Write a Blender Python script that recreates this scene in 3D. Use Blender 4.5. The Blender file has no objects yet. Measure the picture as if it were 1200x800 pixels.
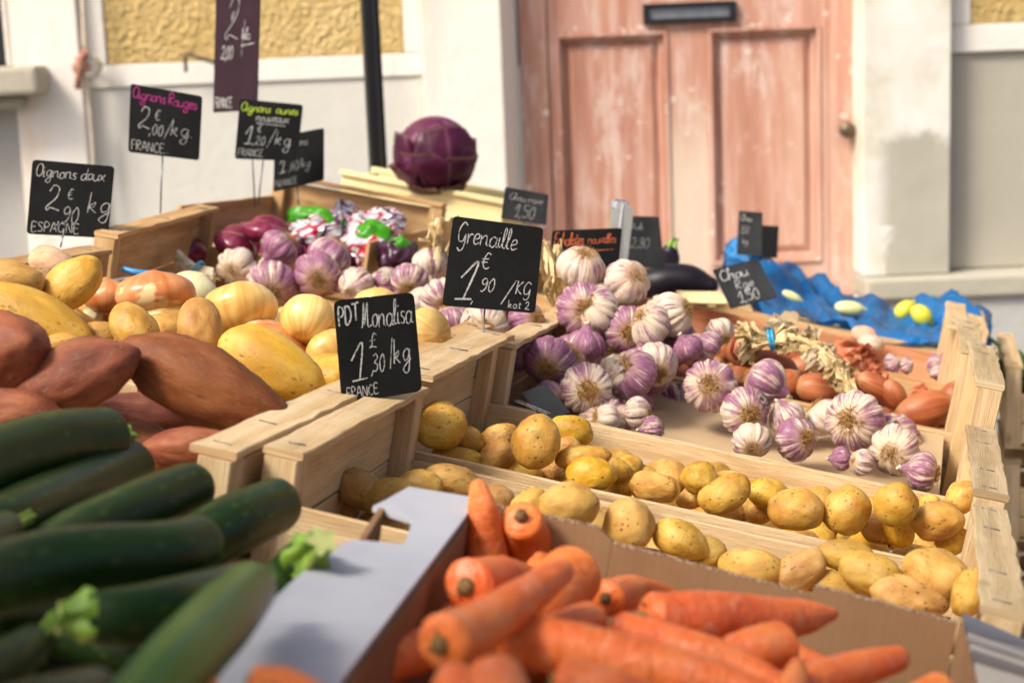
import bpy, bmesh, math, random
from mathutils import Vector, Matrix, noise
R_=math.radians
PI=math.pi
random.seed(7)
S=bpy.context.scene
COL=S.collection
# ------------------------------------------------------------------ camera
F=2000.0                       # focal length in photo pixels (photo 1200 x 800)
PITCH=R_(10.5); ROLL=R_(2.3); CAMZ=1.42
fw=Vector((0,math.cos(PITCH),-math.sin(PITCH)))
r0=Vector((1,0,0)); u0=r0.cross(fw)
CR=r0*math.cos(ROLL)-u0*math.sin(ROLL)
CU=r0*math.sin(ROLL)+u0*math.cos(ROLL)
CO=Vector((0,0,CAMZ))
def c2w(x,y,z): return CO+CR*x-CU*y+fw*z        # camera space (right, down, forward)
def d2w(v): return CR*v[0]-CU*v[1]+fw*v[2]
# stall plane: long direction U, depth direction V, normal N (camera space), origin T
Uc=Vector((0.95812,0.19240,-0.21212)).normalized()
Vc=Vector((0.23826,-0.12460,0.96318)); Vc=(Vc-Uc*Vc.dot(Uc)).normalized()
Nc=Uc.cross(Vc)
Tc=Vector((-0.16656,0.06949,1.13594))
U=d2w(Uc);V=d2w(Vc);N=d2w(Nc);T=c2w(*Tc)
def st(s,t,h): return T+U*s+V*t+N*h
def STM(s=0,t=0,h=0):
    m=Matrix((U,V,N)).transposed().to_4x4(); m.translation=st(s,t,h); return m
def ray(px,py): return Vector(((px-600)/F,(py-400)/F,1))
def at_h(px,py,h):
    d=ray(px,py); k=((Tc+Nc*h).dot(Nc))/d.dot(Nc); return c2w(*(d*k)),k
def at_t(px,py,t):
    d=ray(px,py); k=((Tc+Vc*t).dot(Vc))/d.dot(Vc); return c2w(*(d*k)),k
def at_z(px,py,z): return c2w(*(ray(px,py)*z))
def to_st(p):
    q=p-T; return Vector((q.dot(U),q.dot(V),q.dot(N)))
WALLY=4.55
def on_y(px,py,Y=WALLY):
    d=d2w(ray(px,py)); k=(Y-CO.y)/d.y; return CO+d*k
cam=bpy.data.cameras.new('camera'); co=bpy.data.objects.new('camera',cam); COL.objects.link(co)
m=Matrix((CR,CU,-fw)).transposed().to_4x4(); m.translation=CO; co.matrix_world=m
cam.sensor_width=36; cam.lens=60; cam.clip_end=400; cam.clip_start=.02
cam.dof.use_dof=True; cam.dof.focus_distance=1.52; cam.dof.aperture_fstop=8.0
S.camera=co
# ------------------------------------------------------------------ light
SUNDIR=Vector((-0.62,-0.50,0.86)).normalized()   # towards the sun
w=bpy.data.worlds.new('World'); S.world=w; w.use_nodes=True
nt=w.node_tree; bg=nt.nodes['Background']
sky=nt.nodes.new('ShaderNodeTexSky'); sky.sky_type='NISHITA'; sky.sun_disc=False; sky.air_density=.6; sky.dust_density=5.0; sky.ozone_density=.6
sky.sun_elevation=math.asin(SUNDIR.z); sky.sun_rotation=math.atan2(SUNDIR.x,SUNDIR.y)
nt.links.new(sky.outputs[0],bg.inputs[0]); bg.inputs[1].default_value=0.15
sl=bpy.data.lights.new('sun','SUN'); sl.energy=2.5; sl.angle=R_(15); sl.color=(1,.93,.82)
so=bpy.data.objects.new('sun',sl); COL.objects.link(so); so.rotation_euler=SUNDIR.to_track_quat('Z','Y').to_euler()
so.location=(-3,-3,6)
vs=S.view_settings; vs.view_transform='Standard'; vs.look='None'; vs.exposure=0.56; vs.gamma=1; vs.use_curve_mapping=False
# ------------------------------------------------------------------ materials
class G:
    def __init__(s,name,rough=.6,spec=.5):
        s.m=bpy.data.materials.new(name); s.m.use_nodes=True; s.t=s.m.node_tree; s.b=s.t.nodes['Principled BSDF']
        s.b.inputs['Roughness'].default_value=rough; s.b.inputs['Specular IOR Level'].default_value=spec
    def n(s,k,**kw):
        n=s.t.nodes.new(k)
        for a,b in kw.items(): setattr(n,a,b)
        return n
    def l(s,a,b): s.t.links.new(a,b)
    def coord(s,kind='Object',scale=(1,1,1),loc=None):
        tc=s.n('ShaderNodeTexCoord'); mp=s.n('ShaderNodeMapping'); mp.inputs['Scale'].default_value=scale
        s.l(tc.outputs[kind],mp.inputs['Vector'])
        if loc: s.l(loc,mp.inputs['Location'])
        return mp.outputs[0]
    def rnd(s):
        if not hasattr(s,'_r'): s._r=s.n('ShaderNodeObjectInfo').outputs['Random']
        return s._r
    def rvec(s,k=37.0):
        c=s.n('ShaderNodeCombineXYZ'); a=s.math('MULTIPLY',s.rnd(),k); b=s.math('MULTIPLY',s.rnd(),k*1.7)
        s.l(a,c.inputs[0]); s.l(b,c.inputs[1]); s.l(a,c.inputs[2]); return c.outputs[0]
    def noise(s,vec,scale=5,detail=4,rough=.55,dist=0):
        n=s.n('ShaderNodeTexNoise'); s.l(vec,n.inputs['Vector']); n.inputs['Scale'].default_value=scale; n.inputs['Detail'].default_value=detail
        n.inputs['Roughness'].default_value=rough; n.inputs['Distortion'].default_value=dist; return n.outputs['Fac']
    def vor(s,vec,scale=5,feature='F1',out='Distance',rand=1):
        n=s.n('ShaderNodeTexVoronoi',feature=feature); s.l(vec,n.inputs['Vector']); n.inputs['Scale'].default_value=scale
        n.inputs['Randomness'].default_value=rand; return n.outputs[out]
    def math(s,op,a,b=0.0,c=None,clamp=False):
        n=s.n('ShaderNodeMath',operation=op); n.use_clamp=clamp
        for i,x in enumerate((a,b,c)):
            if x is None: continue
            if isinstance(x,(int,float)): n.inputs[i].default_value=x
            else: s.l(x,n.inputs[i])
        return n.outputs[0]
    def ramp(s,fac,stops,interp='LINEAR'):
        n=s.n('ShaderNodeValToRGB'); s.l(fac,n.inputs[0]); r=n.color_ramp; r.interpolation=interp
        while len(r.elements)<len(stops): r.elements.new(.5)
        for e,(p,c) in zip(r.elements,stops):
            e.position=p; e.color=(c[0],c[1],c[2],1) if not isinstance(c,(int,float)) else (c,c,c,1)
        return n.outputs[0]
    def step(s,fac,a,b): return s.ramp(fac,[(a,0.0),(b,1.0)])
    def mix(s,fac,a,b,mode='MIX'):
        n=s.n('ShaderNodeMix',data_type='RGBA',blend_type=mode)
        if isinstance(fac,(int,float)): n.inputs[0].default_value=fac
        else: s.l(fac,n.inputs[0])
        for i,x in ((6,a),(7,b)):
            if isinstance(x,(tuple,list)): n.inputs[i].default_value=(x[0],x[1],x[2],1)
            else: s.l(x,n.inputs[i])
        return n.outputs[2]
    def hsv(s,col,h=.5,sat=1,val=1):
        n=s.n('ShaderNodeHueSaturation')
        for k,x in (('Hue',h),('Saturation',sat),('Value',val)):
            if isinstance(x,(int,float)): n.inputs[k].default_value=x
            else: s.l(x,n.inputs[k])
        s.l(col,n.inputs['Color']); return n.outputs[0]
    def rng(s,fac,a,b): return s.math('MULTIPLY_ADD',fac,b-a,a)
    def col(s,c):
        if isinstance(c,(tuple,list)): s.b.inputs['Base Color'].default_value=(c[0],c[1],c[2],1)
        else: s.l(c,s.b.inputs['Base Color'])
    def rough(s,x): s.l(x,s.b.inputs['Roughness'])
    def bump(s,hgt,st=.3,dist=.002):
        n=s.n('ShaderNodeBump'); n.inputs['Strength'].default_value=st; n.inputs['Distance'].default_value=dist
        s.l(hgt,n.inputs['Height']); s.l(n.outputs[0],s.b.inputs['Normal'])
    def sss(s,w,rad=(.01,.006,.003)):
        s.b.inputs['Subsurface Weight'].default_value=w; s.b.inputs['Subsurface Radius'].default_value=rad; s.b.inputs['Subsurface Scale'].default_value=1
M={}
def merid(g,k=6.0,zk=.6):
    """vector that is constant along meridians of an object (axis = local Z)"""
    tc=g.n('ShaderNodeTexCoord'); sp=g.n('ShaderNodeSeparateXYZ'); g.l(tc.outputs['Object'],sp.inputs[0])
    cb=g.n('ShaderNodeCombineXYZ'); g.l(sp.outputs[0],cb.inputs[0]); g.l(sp.outputs[1],cb.inputs[1])
    nm=g.n('ShaderNodeVectorMath',operation='NORMALIZE'); g.l(cb.outputs[0],nm.inputs[0])
    sc=g.n('ShaderNodeVectorMath',operation='SCALE'); g.l(nm.outputs[0],sc.inputs[0]); sc.inputs['Scale'].default_value=k
    ad=g.n('ShaderNodeVectorMath',operation='ADD'); g.l(sc.outputs[0],ad.inputs[0])
    cz=g.n('ShaderNodeCombineXYZ'); g.l(g.math('MULTIPLY',sp.outputs[2],zk),cz.inputs[2]); g.l(cz.outputs[0],ad.inputs[1])
    a2=g.n('ShaderNodeVectorMath',operation='ADD'); g.l(ad.outputs[0],a2.inputs[0]); g.l(g.rvec(),a2.inputs[1])
    return a2.outputs[0],sp.outputs[2],sp
def m_potato(name,ca,cb_,cc,spot=1.0,dirt=.5,rough=.5):
    g=G(name,rough,.4); v=g.coord('Object',(1,1,1),g.rvec())
    base=g.ramp(g.noise(v,2.2,3),[(.3,ca),(.5,cb_),(.72,cc)])
    base=g.hsv(base,g.rng(g.rnd(),.484,.501),g.rng(g.rnd(),.98,1.08),g.rng(g.math('FRACT',g.math('MULTIPLY',g.rnd(),7.3)),.78,1.12))
    pat=g.math('MULTIPLY',g.step(g.noise(v,1.5,5,.6,.5),.5,.68),dirt)
    base=g.mix(pat,base,(.33,.17,.06))
    sp=g.math('SUBTRACT',1,g.step(g.vor(v,7.5),.13,.27)); ms=g.step(g.noise(v,2.5,2),.42,.58)
    base=g.mix(g.math('MULTIPLY',g.math('MULTIPLY',sp,ms),.75*spot),base,(.16,.08,.03))
    sp2=g.math('SUBTRACT',1,g.step(g.vor(v,17),.14,.3)); ms2=g.step(g.noise(v,4,2),.48,.62)
    base=g.mix(g.math('MULTIPLY',g.math('MULTIPLY',sp2,ms2),.6*spot),base,(.22,.1,.035))
    net=g.step(g.noise(v,16,5,.7),.52,.75)
    base=g.mix(g.math('MULTIPLY',net,.22),base,(.42,.25,.1))
    g.col(base); g.rough(g.rng(g.noise(v,6,3),rough-.08,rough+.22))
    hb=g.math('ADD',g.math('MULTIPLY',g.noise(v,5,4,.6),.6),g.math('MULTIPLY',g.noise(v,40,3),.1)); hb=g.math('SUBTRACT',hb,g.math('MULTIPLY',g.math('MULTIPLY',sp,ms),.25))
    g.bump(hb,.5,.0035); g.sss(.04); return g.m
M['pot_a']=m_potato('skin_washed_potato',(.45,.25,.055),(.57,.36,.09),(.65,.46,.16),1.3,.6,.5)
M['pot_b']=m_potato('skin_small_potato',(.54,.27,.035),(.67,.41,.07),(.76,.55,.14),1.3,.6,.42)
M['pot_c']=m_potato('skin_large_potato',(.50,.26,.04),(.62,.37,.07),(.70,.48,.14),.8,.4,.42)
M['sweet']=m_potato('skin_sweet_potato',(.14,.040,.016),(.24,.078,.030),(.36,.145,.06),1.3,.2,.6)
M['pot_pale']=m_potato('skin_pale_root',(.62,.40,.24),(.70,.48,.30),(.74,.55,.38),.6,.4,.6)
# garlic
def m_garlic(name,purple,cream=.35):
    g=G(name,.42,.45); v,z,sp=merid(g,7,1.2); v2,_,_=merid(g,3,.4); v3,_,_=merid(g,22,3)
    n=g.math('ADD',g.math('MULTIPLY',g.noise(v,1.6,3,.6,.2),.62),g.math('MULTIPLY',g.noise(v2,1.3,3),.5))
    lo=.66-purple*.23+0; 
    pt=g.noise(g.coord('Object',(1,1,1),g.rvec(13)),2.6,3,.6); a=g.step(g.math('ADD',g.math('ADD',n,g.math('MULTIPLY',g.rnd(),.10)),g.math('MULTIPLY_ADD',pt,.55,-.29)),lo,lo+.10)
    fine=g.ramp(g.noise(v3,2.2,3),[(.34,(.24,.05,.16)),(.48,(.15,.022,.10)),(.58,(.34,.11,.23)),(.70,(.62,.44,.46))])
    white=g.ramp(g.noise(v3,1.6,4),[(.32,(.40,.25,.14)),(.42,(.60,.46,.33)),(.55,(.66,.57,.46)),(.72,(.74,.67,.58))])
    tan=g.step(g.noise(v,1.1,2),.5,.7); white=g.mix(g.math('MULTIPLY',tan,cream),white,(.66,.45,.22))
    c=g.mix(g.math('MULTIPLY',a,.9),white,fine)
    # towards the root plate the skin is tan
    rp=g.ramp(g.math('MULTIPLY_ADD',z,1,.5),[(.10,1.0),(.26,0.0)]); c=g.mix(g.math('MULTIPLY',rp,.7),c,(.60,.42,.24))
    g.col(c); g.bump(g.math('ADD',g.noise(v3,2.5,3),g.math('MULTIPLY',g.noise(v,2,2),.8)),.45,.0016); g.sss(.12,(.006,.004,.003)); return g.m
M['gar_w']=m_garlic('garlic_skin_white',.1,.35)
M['gar_m']=m_garlic('garlic_skin_streaked',.55,.25)
M['gar_p']=m_garlic('garlic_skin_purple',.95,.3)
def m_onion(name,c1,c2,c3,rough=.3,spec=.5,patch=None):
    g=G(name,rough,spec); v,z,_=merid(g,4,.5); v3,_,_=merid(g,16,.8)
    base=g.ramp(g.math('ADD',g.math('MULTIPLY',g.noise(v,1.2,2),.45),g.math('MULTIPLY',g.noise(g.coord('Object',(1,1,1),g.rvec(5)),1.3,3),.55)),[(.36,c1),(.5,c2),(.64,c3)])
    fine=g.noise(v3,1.8,3); base=g.mix(g.math('MULTIPLY',g.step(fine,.54,.70),.16),base,tuple(x*.7 for x in c1))
    if patch: base=g.mix(g.step(g.noise(g.coord('Object',(1,1,1),g.rvec(11)),1.6,3,.6),.56,.6),base,patch)
    tip=g.ramp(g.math('ABSOLUTE',z),[(.4,0.0),(.5,1.0)]); base=g.mix(g.math('MULTIPLY',tip,.6),base,(.45,.27,.12))
    base=g.hsv(base,.5,1,g.rng(g.rnd(),.85,1.05))
    g.col(base); g.bump(g.math('ADD',fine,g.noise(v,1.5,3)),.08,.001); g.sss(.08); return g.m
M['onion_y']=m_onion('yellow_onion_skin',(.58,.28,.06),(.72,.44,.12),(.80,.60,.24),.25)
M['onion_o']=m_onion('copper_onion_skin',(.50,.15,.04),(.62,.24,.08),(.70,.36,.16),.34,.5,(.74,.56,.28))
M['onion_r']=m_onion('red_onion_skin',(.10,.008,.025),(.20,.018,.055),(.32,.06,.11),.25)
M['onion_pale']=m_onion('pale_onion_skin',(.72,.62,.26),(.80,.74,.40),(.82,.80,.52),.3)
M['shallot']=m_onion('shallot_skin',(.30,.065,.02),(.42,.12,.04),(.52,.20,.08),.5)
# carrot
g=G('carrot_skin',.42,.45); v=g.coord('Object',(1,1,1),g.rvec()); v2=g.coord('Object',(30,5,5),g.rvec())
c=g.ramp(g.noise(v,3,4),[(.3,(.72,.13,.018)),(.5,(.86,.20,.030)),(.72,(.90,.28,.065))])
c=g.hsv(c,g.rng(g.rnd(),.492,.504),1,g.rng(g.rnd(),.86,1.0))
rings=g.step(g.noise(v2,2.4,3),.56,.68); c=g.mix(g.math('MULTIPLY',rings,.28),c,(.80,.42,.22))
cr=g.step(g.noise(g.coord('Object',(55,4,4),g.rvec(7)),2.0,2),.60,.66); c=g.mix(g.math('MULTIPLY',cr,.45),c,(.42,.07,.012)); c=g.mix(g.math('MULTIPLY',g.step(g.noise(v,9,4,.7),.54,.72),.4),c,(.72,.46,.34))
g.col(c); g.bump(g.math('SUBTRACT',g.math('ADD',g.noise(v2,2.4,3),g.noise(v,20,2)),cr),.5,.003); g.sss(.12,(.012,.005,.002)); M['carrot']=g.m
g=G('carrot_crown',.8); v=g.coord(); g.col(g.ramp(g.noise(v,60,3),[(.35,(.08,.04,.012)),(.65,(.30,.17,.05))])); M['crown']=g.m
# courgette
g=G('courgette_skin',.36,.22); v=g.coord('Object',(.35,1,1),g.rvec()); vs_=g.coord('Object',(.05,1,1),g.rvec())
c=g.ramp(g.noise(vs_,60,3),[(.35,(.007,.021,.003)),(.55,(.010,.030,.004)),(.72,(.016,.044,.006))])
c=g.mix(g.math('MULTIPLY',g.step(g.noise(v,14,3),.52,.7),.4),c,(.045,.09,.018))
sp=g.math('SUBTRACT',1,g.step(g.vor(g.coord('Object',(.5,1,1),g.rvec()),130),.1,.3)); c=g.mix(g.math('MULTIPLY',sp,.25),c,(.10,.16,.04))
g.col(c); g.rough(g.rng(g.noise(v,30,4),.28,.48)); g.bump(g.noise(v,25,3),.3,.004); M['courgette']=g.m
g=G('courgette_stem',.5); g.col(g.ramp(g.noise(g.coord(),70,3),[(.3,(.08,.17,.015)),(.55,(.20,.34,.035)),(.75,(.38,.46,.09))])); g.sss(.1); M['stem_g']=g.m
g=G('courgette_cut',.6); g.col(g.ramp(g.noise(g.coord(),90,3),[(.3,(.36,.44,.10)),(.7,(.58,.62,.24))])); M['cut']=g.m
# wood
def m_wood(name,c1,c2,c3,stain=.35,rough=.75):
    g=G(name,rough,.2); v=g.coord('UV',(5,70,1)); v2=g.coord('UV',(12,14,1)); v3=g.coord('UV',(30,900,1)); v4=g.coord('UV',(3,18,1))
    a=g.noise(v,1.0,4,.6,.6); c=g.ramp(a,[(.3,c1),(.5,c2),(.7,c3)])
    c=g.mix(g.math('MULTIPLY',g.step(g.noise(v3,1,2),.5,.72),.4),c,tuple(x*.6 for x in c1))
    c=g.mix(g.math('MULTIPLY',g.step(g.noise(v4,1,3),.52,.68),.55),c,tuple(x*y for x,y in zip(c1,(.85,.65,.5))))
    kn=g.math('SUBTRACT',1,g.step(g.vor(g.coord('UV',(11,20,1)),1),.05,.16)); c=g.mix(g.math('MULTIPLY',kn,.55),c,(.22,.12,.05))
    c=g.mix(g.math('MULTIPLY',g.step(g.noise(v2,1,5,.7),.56,.72),stain),c,(.30,.19,.10))
    c=g.hsv(c,.5,1,g.rng(g.rnd(),.9,1.06)); g.col(c)
    g.bump(g.math('ADD',g.noise(v3,1,3),g.math('MULTIPLY',a,.5)),.7,.0016); return g.m
M['wood']=m_wood('poplar_wood',(.52,.35,.17),(.65,.47,.26),(.73,.57,.35),.4)
M['wood_o']=m_wood('warm_pine_wood',(.44,.25,.10),(.56,.35,.16),(.64,.44,.23),.35)
M['wood_g']=m_wood('weathered_wood',(.36,.26,.14),(.48,.36,.20),(.58,.46,.28),.5)
M['wood_r']=m_wood('reddish_wood',(.40,.17,.08),(.52,.25,.13),(.60,.33,.18),.25)
M['wood_p']=m_wood('pale_yellow_wood',(.74,.62,.28),(.82,.72,.38),(.86,.78,.46),.12)
def simple(name,c,rough=.5,metal=0,var=.15,scale=40,bump=0,spec=.5,kind='Object'):
    if name.startswith('slate'): rough,spec=.85,.12
    g=G(name,rough,spec); g.b.inputs['Metallic'].default_value=metal
    v=g.coord(kind); n=g.noise(v,scale,4); g.col(g.ramp(n,[(.3,tuple(x*(1-var) for x in c)),(.7,tuple(min(1,x*(1+var)) for x in c))]))
    if bump: g.bump(n,bump,.002)
    return g.m
M['steel']=simple('steel_wire',(.22,.22,.23),.45,1)
M['chrome']=simple('brushed_silver',(.75,.76,.76),.25,1,.1)
M['black']=simple('black_paint',(.012,.012,.014),.35)
# slate board with chalk smears
g=G('slate_board',.5,.12); v=g.coord('Object',(1,1,1)); sm=g.noise(v,11,5,.65,1.2); c=g.ramp(sm,[(.4,(.006,.0065,.0065)),(.62,(.011,.012,.012)),(.85,(.03,.031,.03))]); g.col(c); g.rough(g.rng(sm,.7,.95)); M['slate']=g.m
M['slate2']=simple('slate_board_violet',(.028,.014,.020),.5,0,.2,12)
M['slate3']=simple('slate_board_dusty',(.026,.028,.030),.6,0,.4,18)
def m_chalk(name,c):
    g=G(name,.9,.1); v=g.coord('Object'); n=g.noise(v,420,3,.7); g.col(g.mix(g.step(n,.38,.5),tuple(x*.28 for x in c),c)); return g.m
M['chalk']=m_chalk('white_chalk',(.42,.42,.40)); M['chalk_v']=m_chalk('violet_chalk',(.28,.035,.15)); M['chalk_g']=m_chalk('green_chalk',(.34,.45,.05)); M['chalk_o']=m_chalk('orange_chalk',(.55,.14,.06))
M['dry']=simple('dry_stalk',(.58,.44,.22),.7,0,.35,60,.3)
M['drypale']=simple('dry_pale_leaf',(.66,.56,.38),.7,0,.3,50,.3)
M['root']=simple('root_fibre',(.42,.24,.075),.8,0,.5,9)
M['tie']=simple('blue_tie',(.03,.30,.50),.35)
M['bluerod']=simple('blue_strip',(.04,.30,.62),.35)
# card
g=G('brown_cardboard',.85,.15); v=g.coord('Object',(1,1,1)); c=g.ramp(g.noise(v,18,4),[(.3,(.235,.135,.068)),(.7,(.29,.17,.09))]); fl=g.n('ShaderNodeTexWave'); g.l(v,fl.inputs[0]); fl.inputs['Scale'].default_value=55; fl.inputs['Distortion'].default_value=1.5
g.col(g.mix(.03,c,fl.outputs['Color'],'MULTIPLY')); g.bump(fl.outputs['Fac'],.02,.0005); M['card']=g.m
g=G('card_cut_edge',.9,.1); v=g.coord(); c=g.ramp(g.noise(v,500,2),[(.4,(.16,.09,.05)),(.6,(.50,.38,.26))]); g.col(c); g.bump(g.noise(v,500,2),.6,.002); M['cardedge']=g.m
g=G('grey_white_card',.7,.25); v=g.coord('Object',(1,1,1)); c=g.ramp(g.noise(v,9,5,.6),[(.3,(.37,.385,.43)),(.6,(.44,.455,.50)),(.8,(.49,.505,.545))]); sc=g.step(g.noise(g.coord('Object',(40,260,1)),1,3),.64,.7); c=g.mix(g.math('MULTIPLY',sc,.25),c,(.3,.3,.36)); g.col(c); g.bump(g.noise(v,45,3),.1,.002); M['cardwhite']=g.m
# ------------------------------------------------------------------ object helpers
def link(name,me,mat=None,parent=None,mw=None,smooth=True):
    o=bpy.data.objects.new(name,me); COL.objects.link(o)
    if mat and not me.materials: me.materials.append(mat)
    if smooth and me.polygons and not me.polygons[0].use_smooth:
        me.polygons.foreach_set('use_smooth',[True]*len(me.polygons))
    if parent: o.parent=parent
    if mw is not None:
        if parent: o.matrix_basis=mw
        else: o.matrix_world=mw
    return o
def thing(name,label,cat,mw=None,group=None):
    o=bpy.data.objects.new(name,None); COL.objects.link(o); o.empty_display_size=.02
    if mw is not None: o.matrix_world=mw
    o['label']=label; o['category']=cat
    if group: o['group']=group
    return o
def tag(o,label,cat,group=None):
    o['label']=label; o['category']=cat
    if group: o['group']=group
    return o
def struct(o): o['kind']='structure'; return o
def bm2me(bm,name):
    me=bpy.data.meshes.new(name); bm.normal_update(); bm.to_mesh(me); bm.free(); return me
def plank(bm,p0,p1,wdir,ddir,wid,dep,n=1,jit=0.0,bev=.0008,ends=0.0):
    """board from p0 to p1, width along wdir, depth along ddir; UV along length in metres"""
    uv=bm.loops.layers.uv.verify()
    L=(p1-p0).length; ax=(p1-p0).normalized(); off=(random.random()*50,random.random()*50)
    b=bev; sect=[(-wid/2+b,-dep/2),(wid/2-b,-dep/2),(wid/2,-dep/2+b),(wid/2,dep/2-b),(wid/2-b,dep/2),(-wid/2+b,dep/2),(-wid/2,dep/2-b),(-wid/2,-dep/2+b)]
    per=[0]; 
    for i in range(8):
        a=sect[i];c=sect[(i+1)%8]; per.append(per[-1]+math.hypot(a[0]-c[0],a[1]-c[1]))
    rings=[]
    sd=random.random()*100
    for k in range(n+1):
        q=p0+(p1-p0)*(k/n); jw=jit*noise.noise(Vector((sd,k*.9,0)))*2; jd=jit*noise.noise(Vector((sd,0,k*.9)))*1.2; jw2=jit*noise.noise(Vector((sd+9,k*.9,0)))*2
        e=ends*random.uniform(-1,1) if k in(0,n) else 0
        rings.append([bm.verts.new(q+wdir*(x+(jw if x>0 else jw2))+ddir*(y+jd)+ax*(e*random.uniform(.3,1))) for x,y in sect])
    for k in range(n):
        for i in range(8):
            f=bm.faces.new((rings[k][i],rings[k][(i+1)%8],rings[k+1][(i+1)%8],rings[k+1][i]))
            us=[(k/n*L,per[i]),(k/n*L,per[i+1]),((k+1)/n*L,per[i+1]),((k+1)/n*L,per[i])]
            for lp,q in zip(f.loops,us): lp[uv].uv=(q[0]+off[0],q[1]+off[1])
    for rg,fl in ((rings[0],False),(rings[-1],True)):
        f=bm.faces.new(rg if fl else list(reversed(rg)))
        for lp in f.loops:
            d=lp.vert.co-p0; lp[uv].uv=(off[0]+d.dot(wdir)*.15,off[1]+7+d.dot(ddir))
def pk(name,parent,mat,pts,mw=None,n=1,jit=0.0,ends=0.0):
    bm=bmesh.new()
    for a in pts: plank(bm,*a,n=n,jit=jit,ends=ends)
    bmesh.ops.recalc_face_normals(bm,faces=bm.faces)
    return link(name,bm2me(bm,name),mat,parent,smooth=False)
X=Vector((1,0,0));Y=Vector((0,1,0));Z=Vector((0,0,1))
def tube(bm,pts,rs,seg=8,cap=True):
    rings=[];n=len(pts)
    up=Vector((.13,.27,.95)).normalized()
    for i,p in enumerate(pts):
        t=(pts[min(i+1,n-1)]-pts[max(i-1,0)]).normalized()
        a=t.cross(up); 
        if a.length<.05: a=t.cross(Vector((1,0,0)))
        a.normalize(); b=t.cross(a)
        r=rs[i] if isinstance(rs,(list,tuple)) else rs
        rings.append([bm.verts.new(p+(a*math.cos(j*2*PI/seg)+b*math.sin(j*2*PI/seg))*r) for j in range(seg)])
    for i in range(n-1):
        for j in range(seg): bm.faces.new((rings[i][j],rings[i][(j+1)%seg],rings[i+1][(j+1)%seg],rings[i+1][j]))
    if cap: bm.faces.new(list(reversed(rings[0]))); bm.faces.new(rings[-1])
def box(bm,c,sx,sy,sz,ax=X,ay=Y,az=Z,bev=0.0):
    vs=[bm.verts.new(c+ax*(sx/2*a)+ay*(sy/2*b)+az*(sz/2*d)) for a in(-1,1) for b in(-1,1) for d in(-1,1)]
    fs=[bm.faces.new([vs[i] for i in q]) for q in((0,1,3,2),(4,6,7,5),(0,4,5,1),(2,3,7,6),(0,2,6,4),(1,5,7,3))]
    if bev:
        es=list({e for f in fs for e in f.edges}); bmesh.ops.bevel(bm,geom=es,offset=bev,segments=2,affect='EDGES',profile=.5)
def boxm(x0,x1,y0,y1,z0,z1,bev=0,name='box'):
    bm=bmesh.new(); box(bm,Vector(((x0+x1)/2,(y0+y1)/2,(z0+z1)/2)),x1-x0,y1-y0,z1-z0,bev=bev); bmesh.ops.recalc_face_normals(bm,faces=bm.faces); return bm2me(bm,name)
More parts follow.
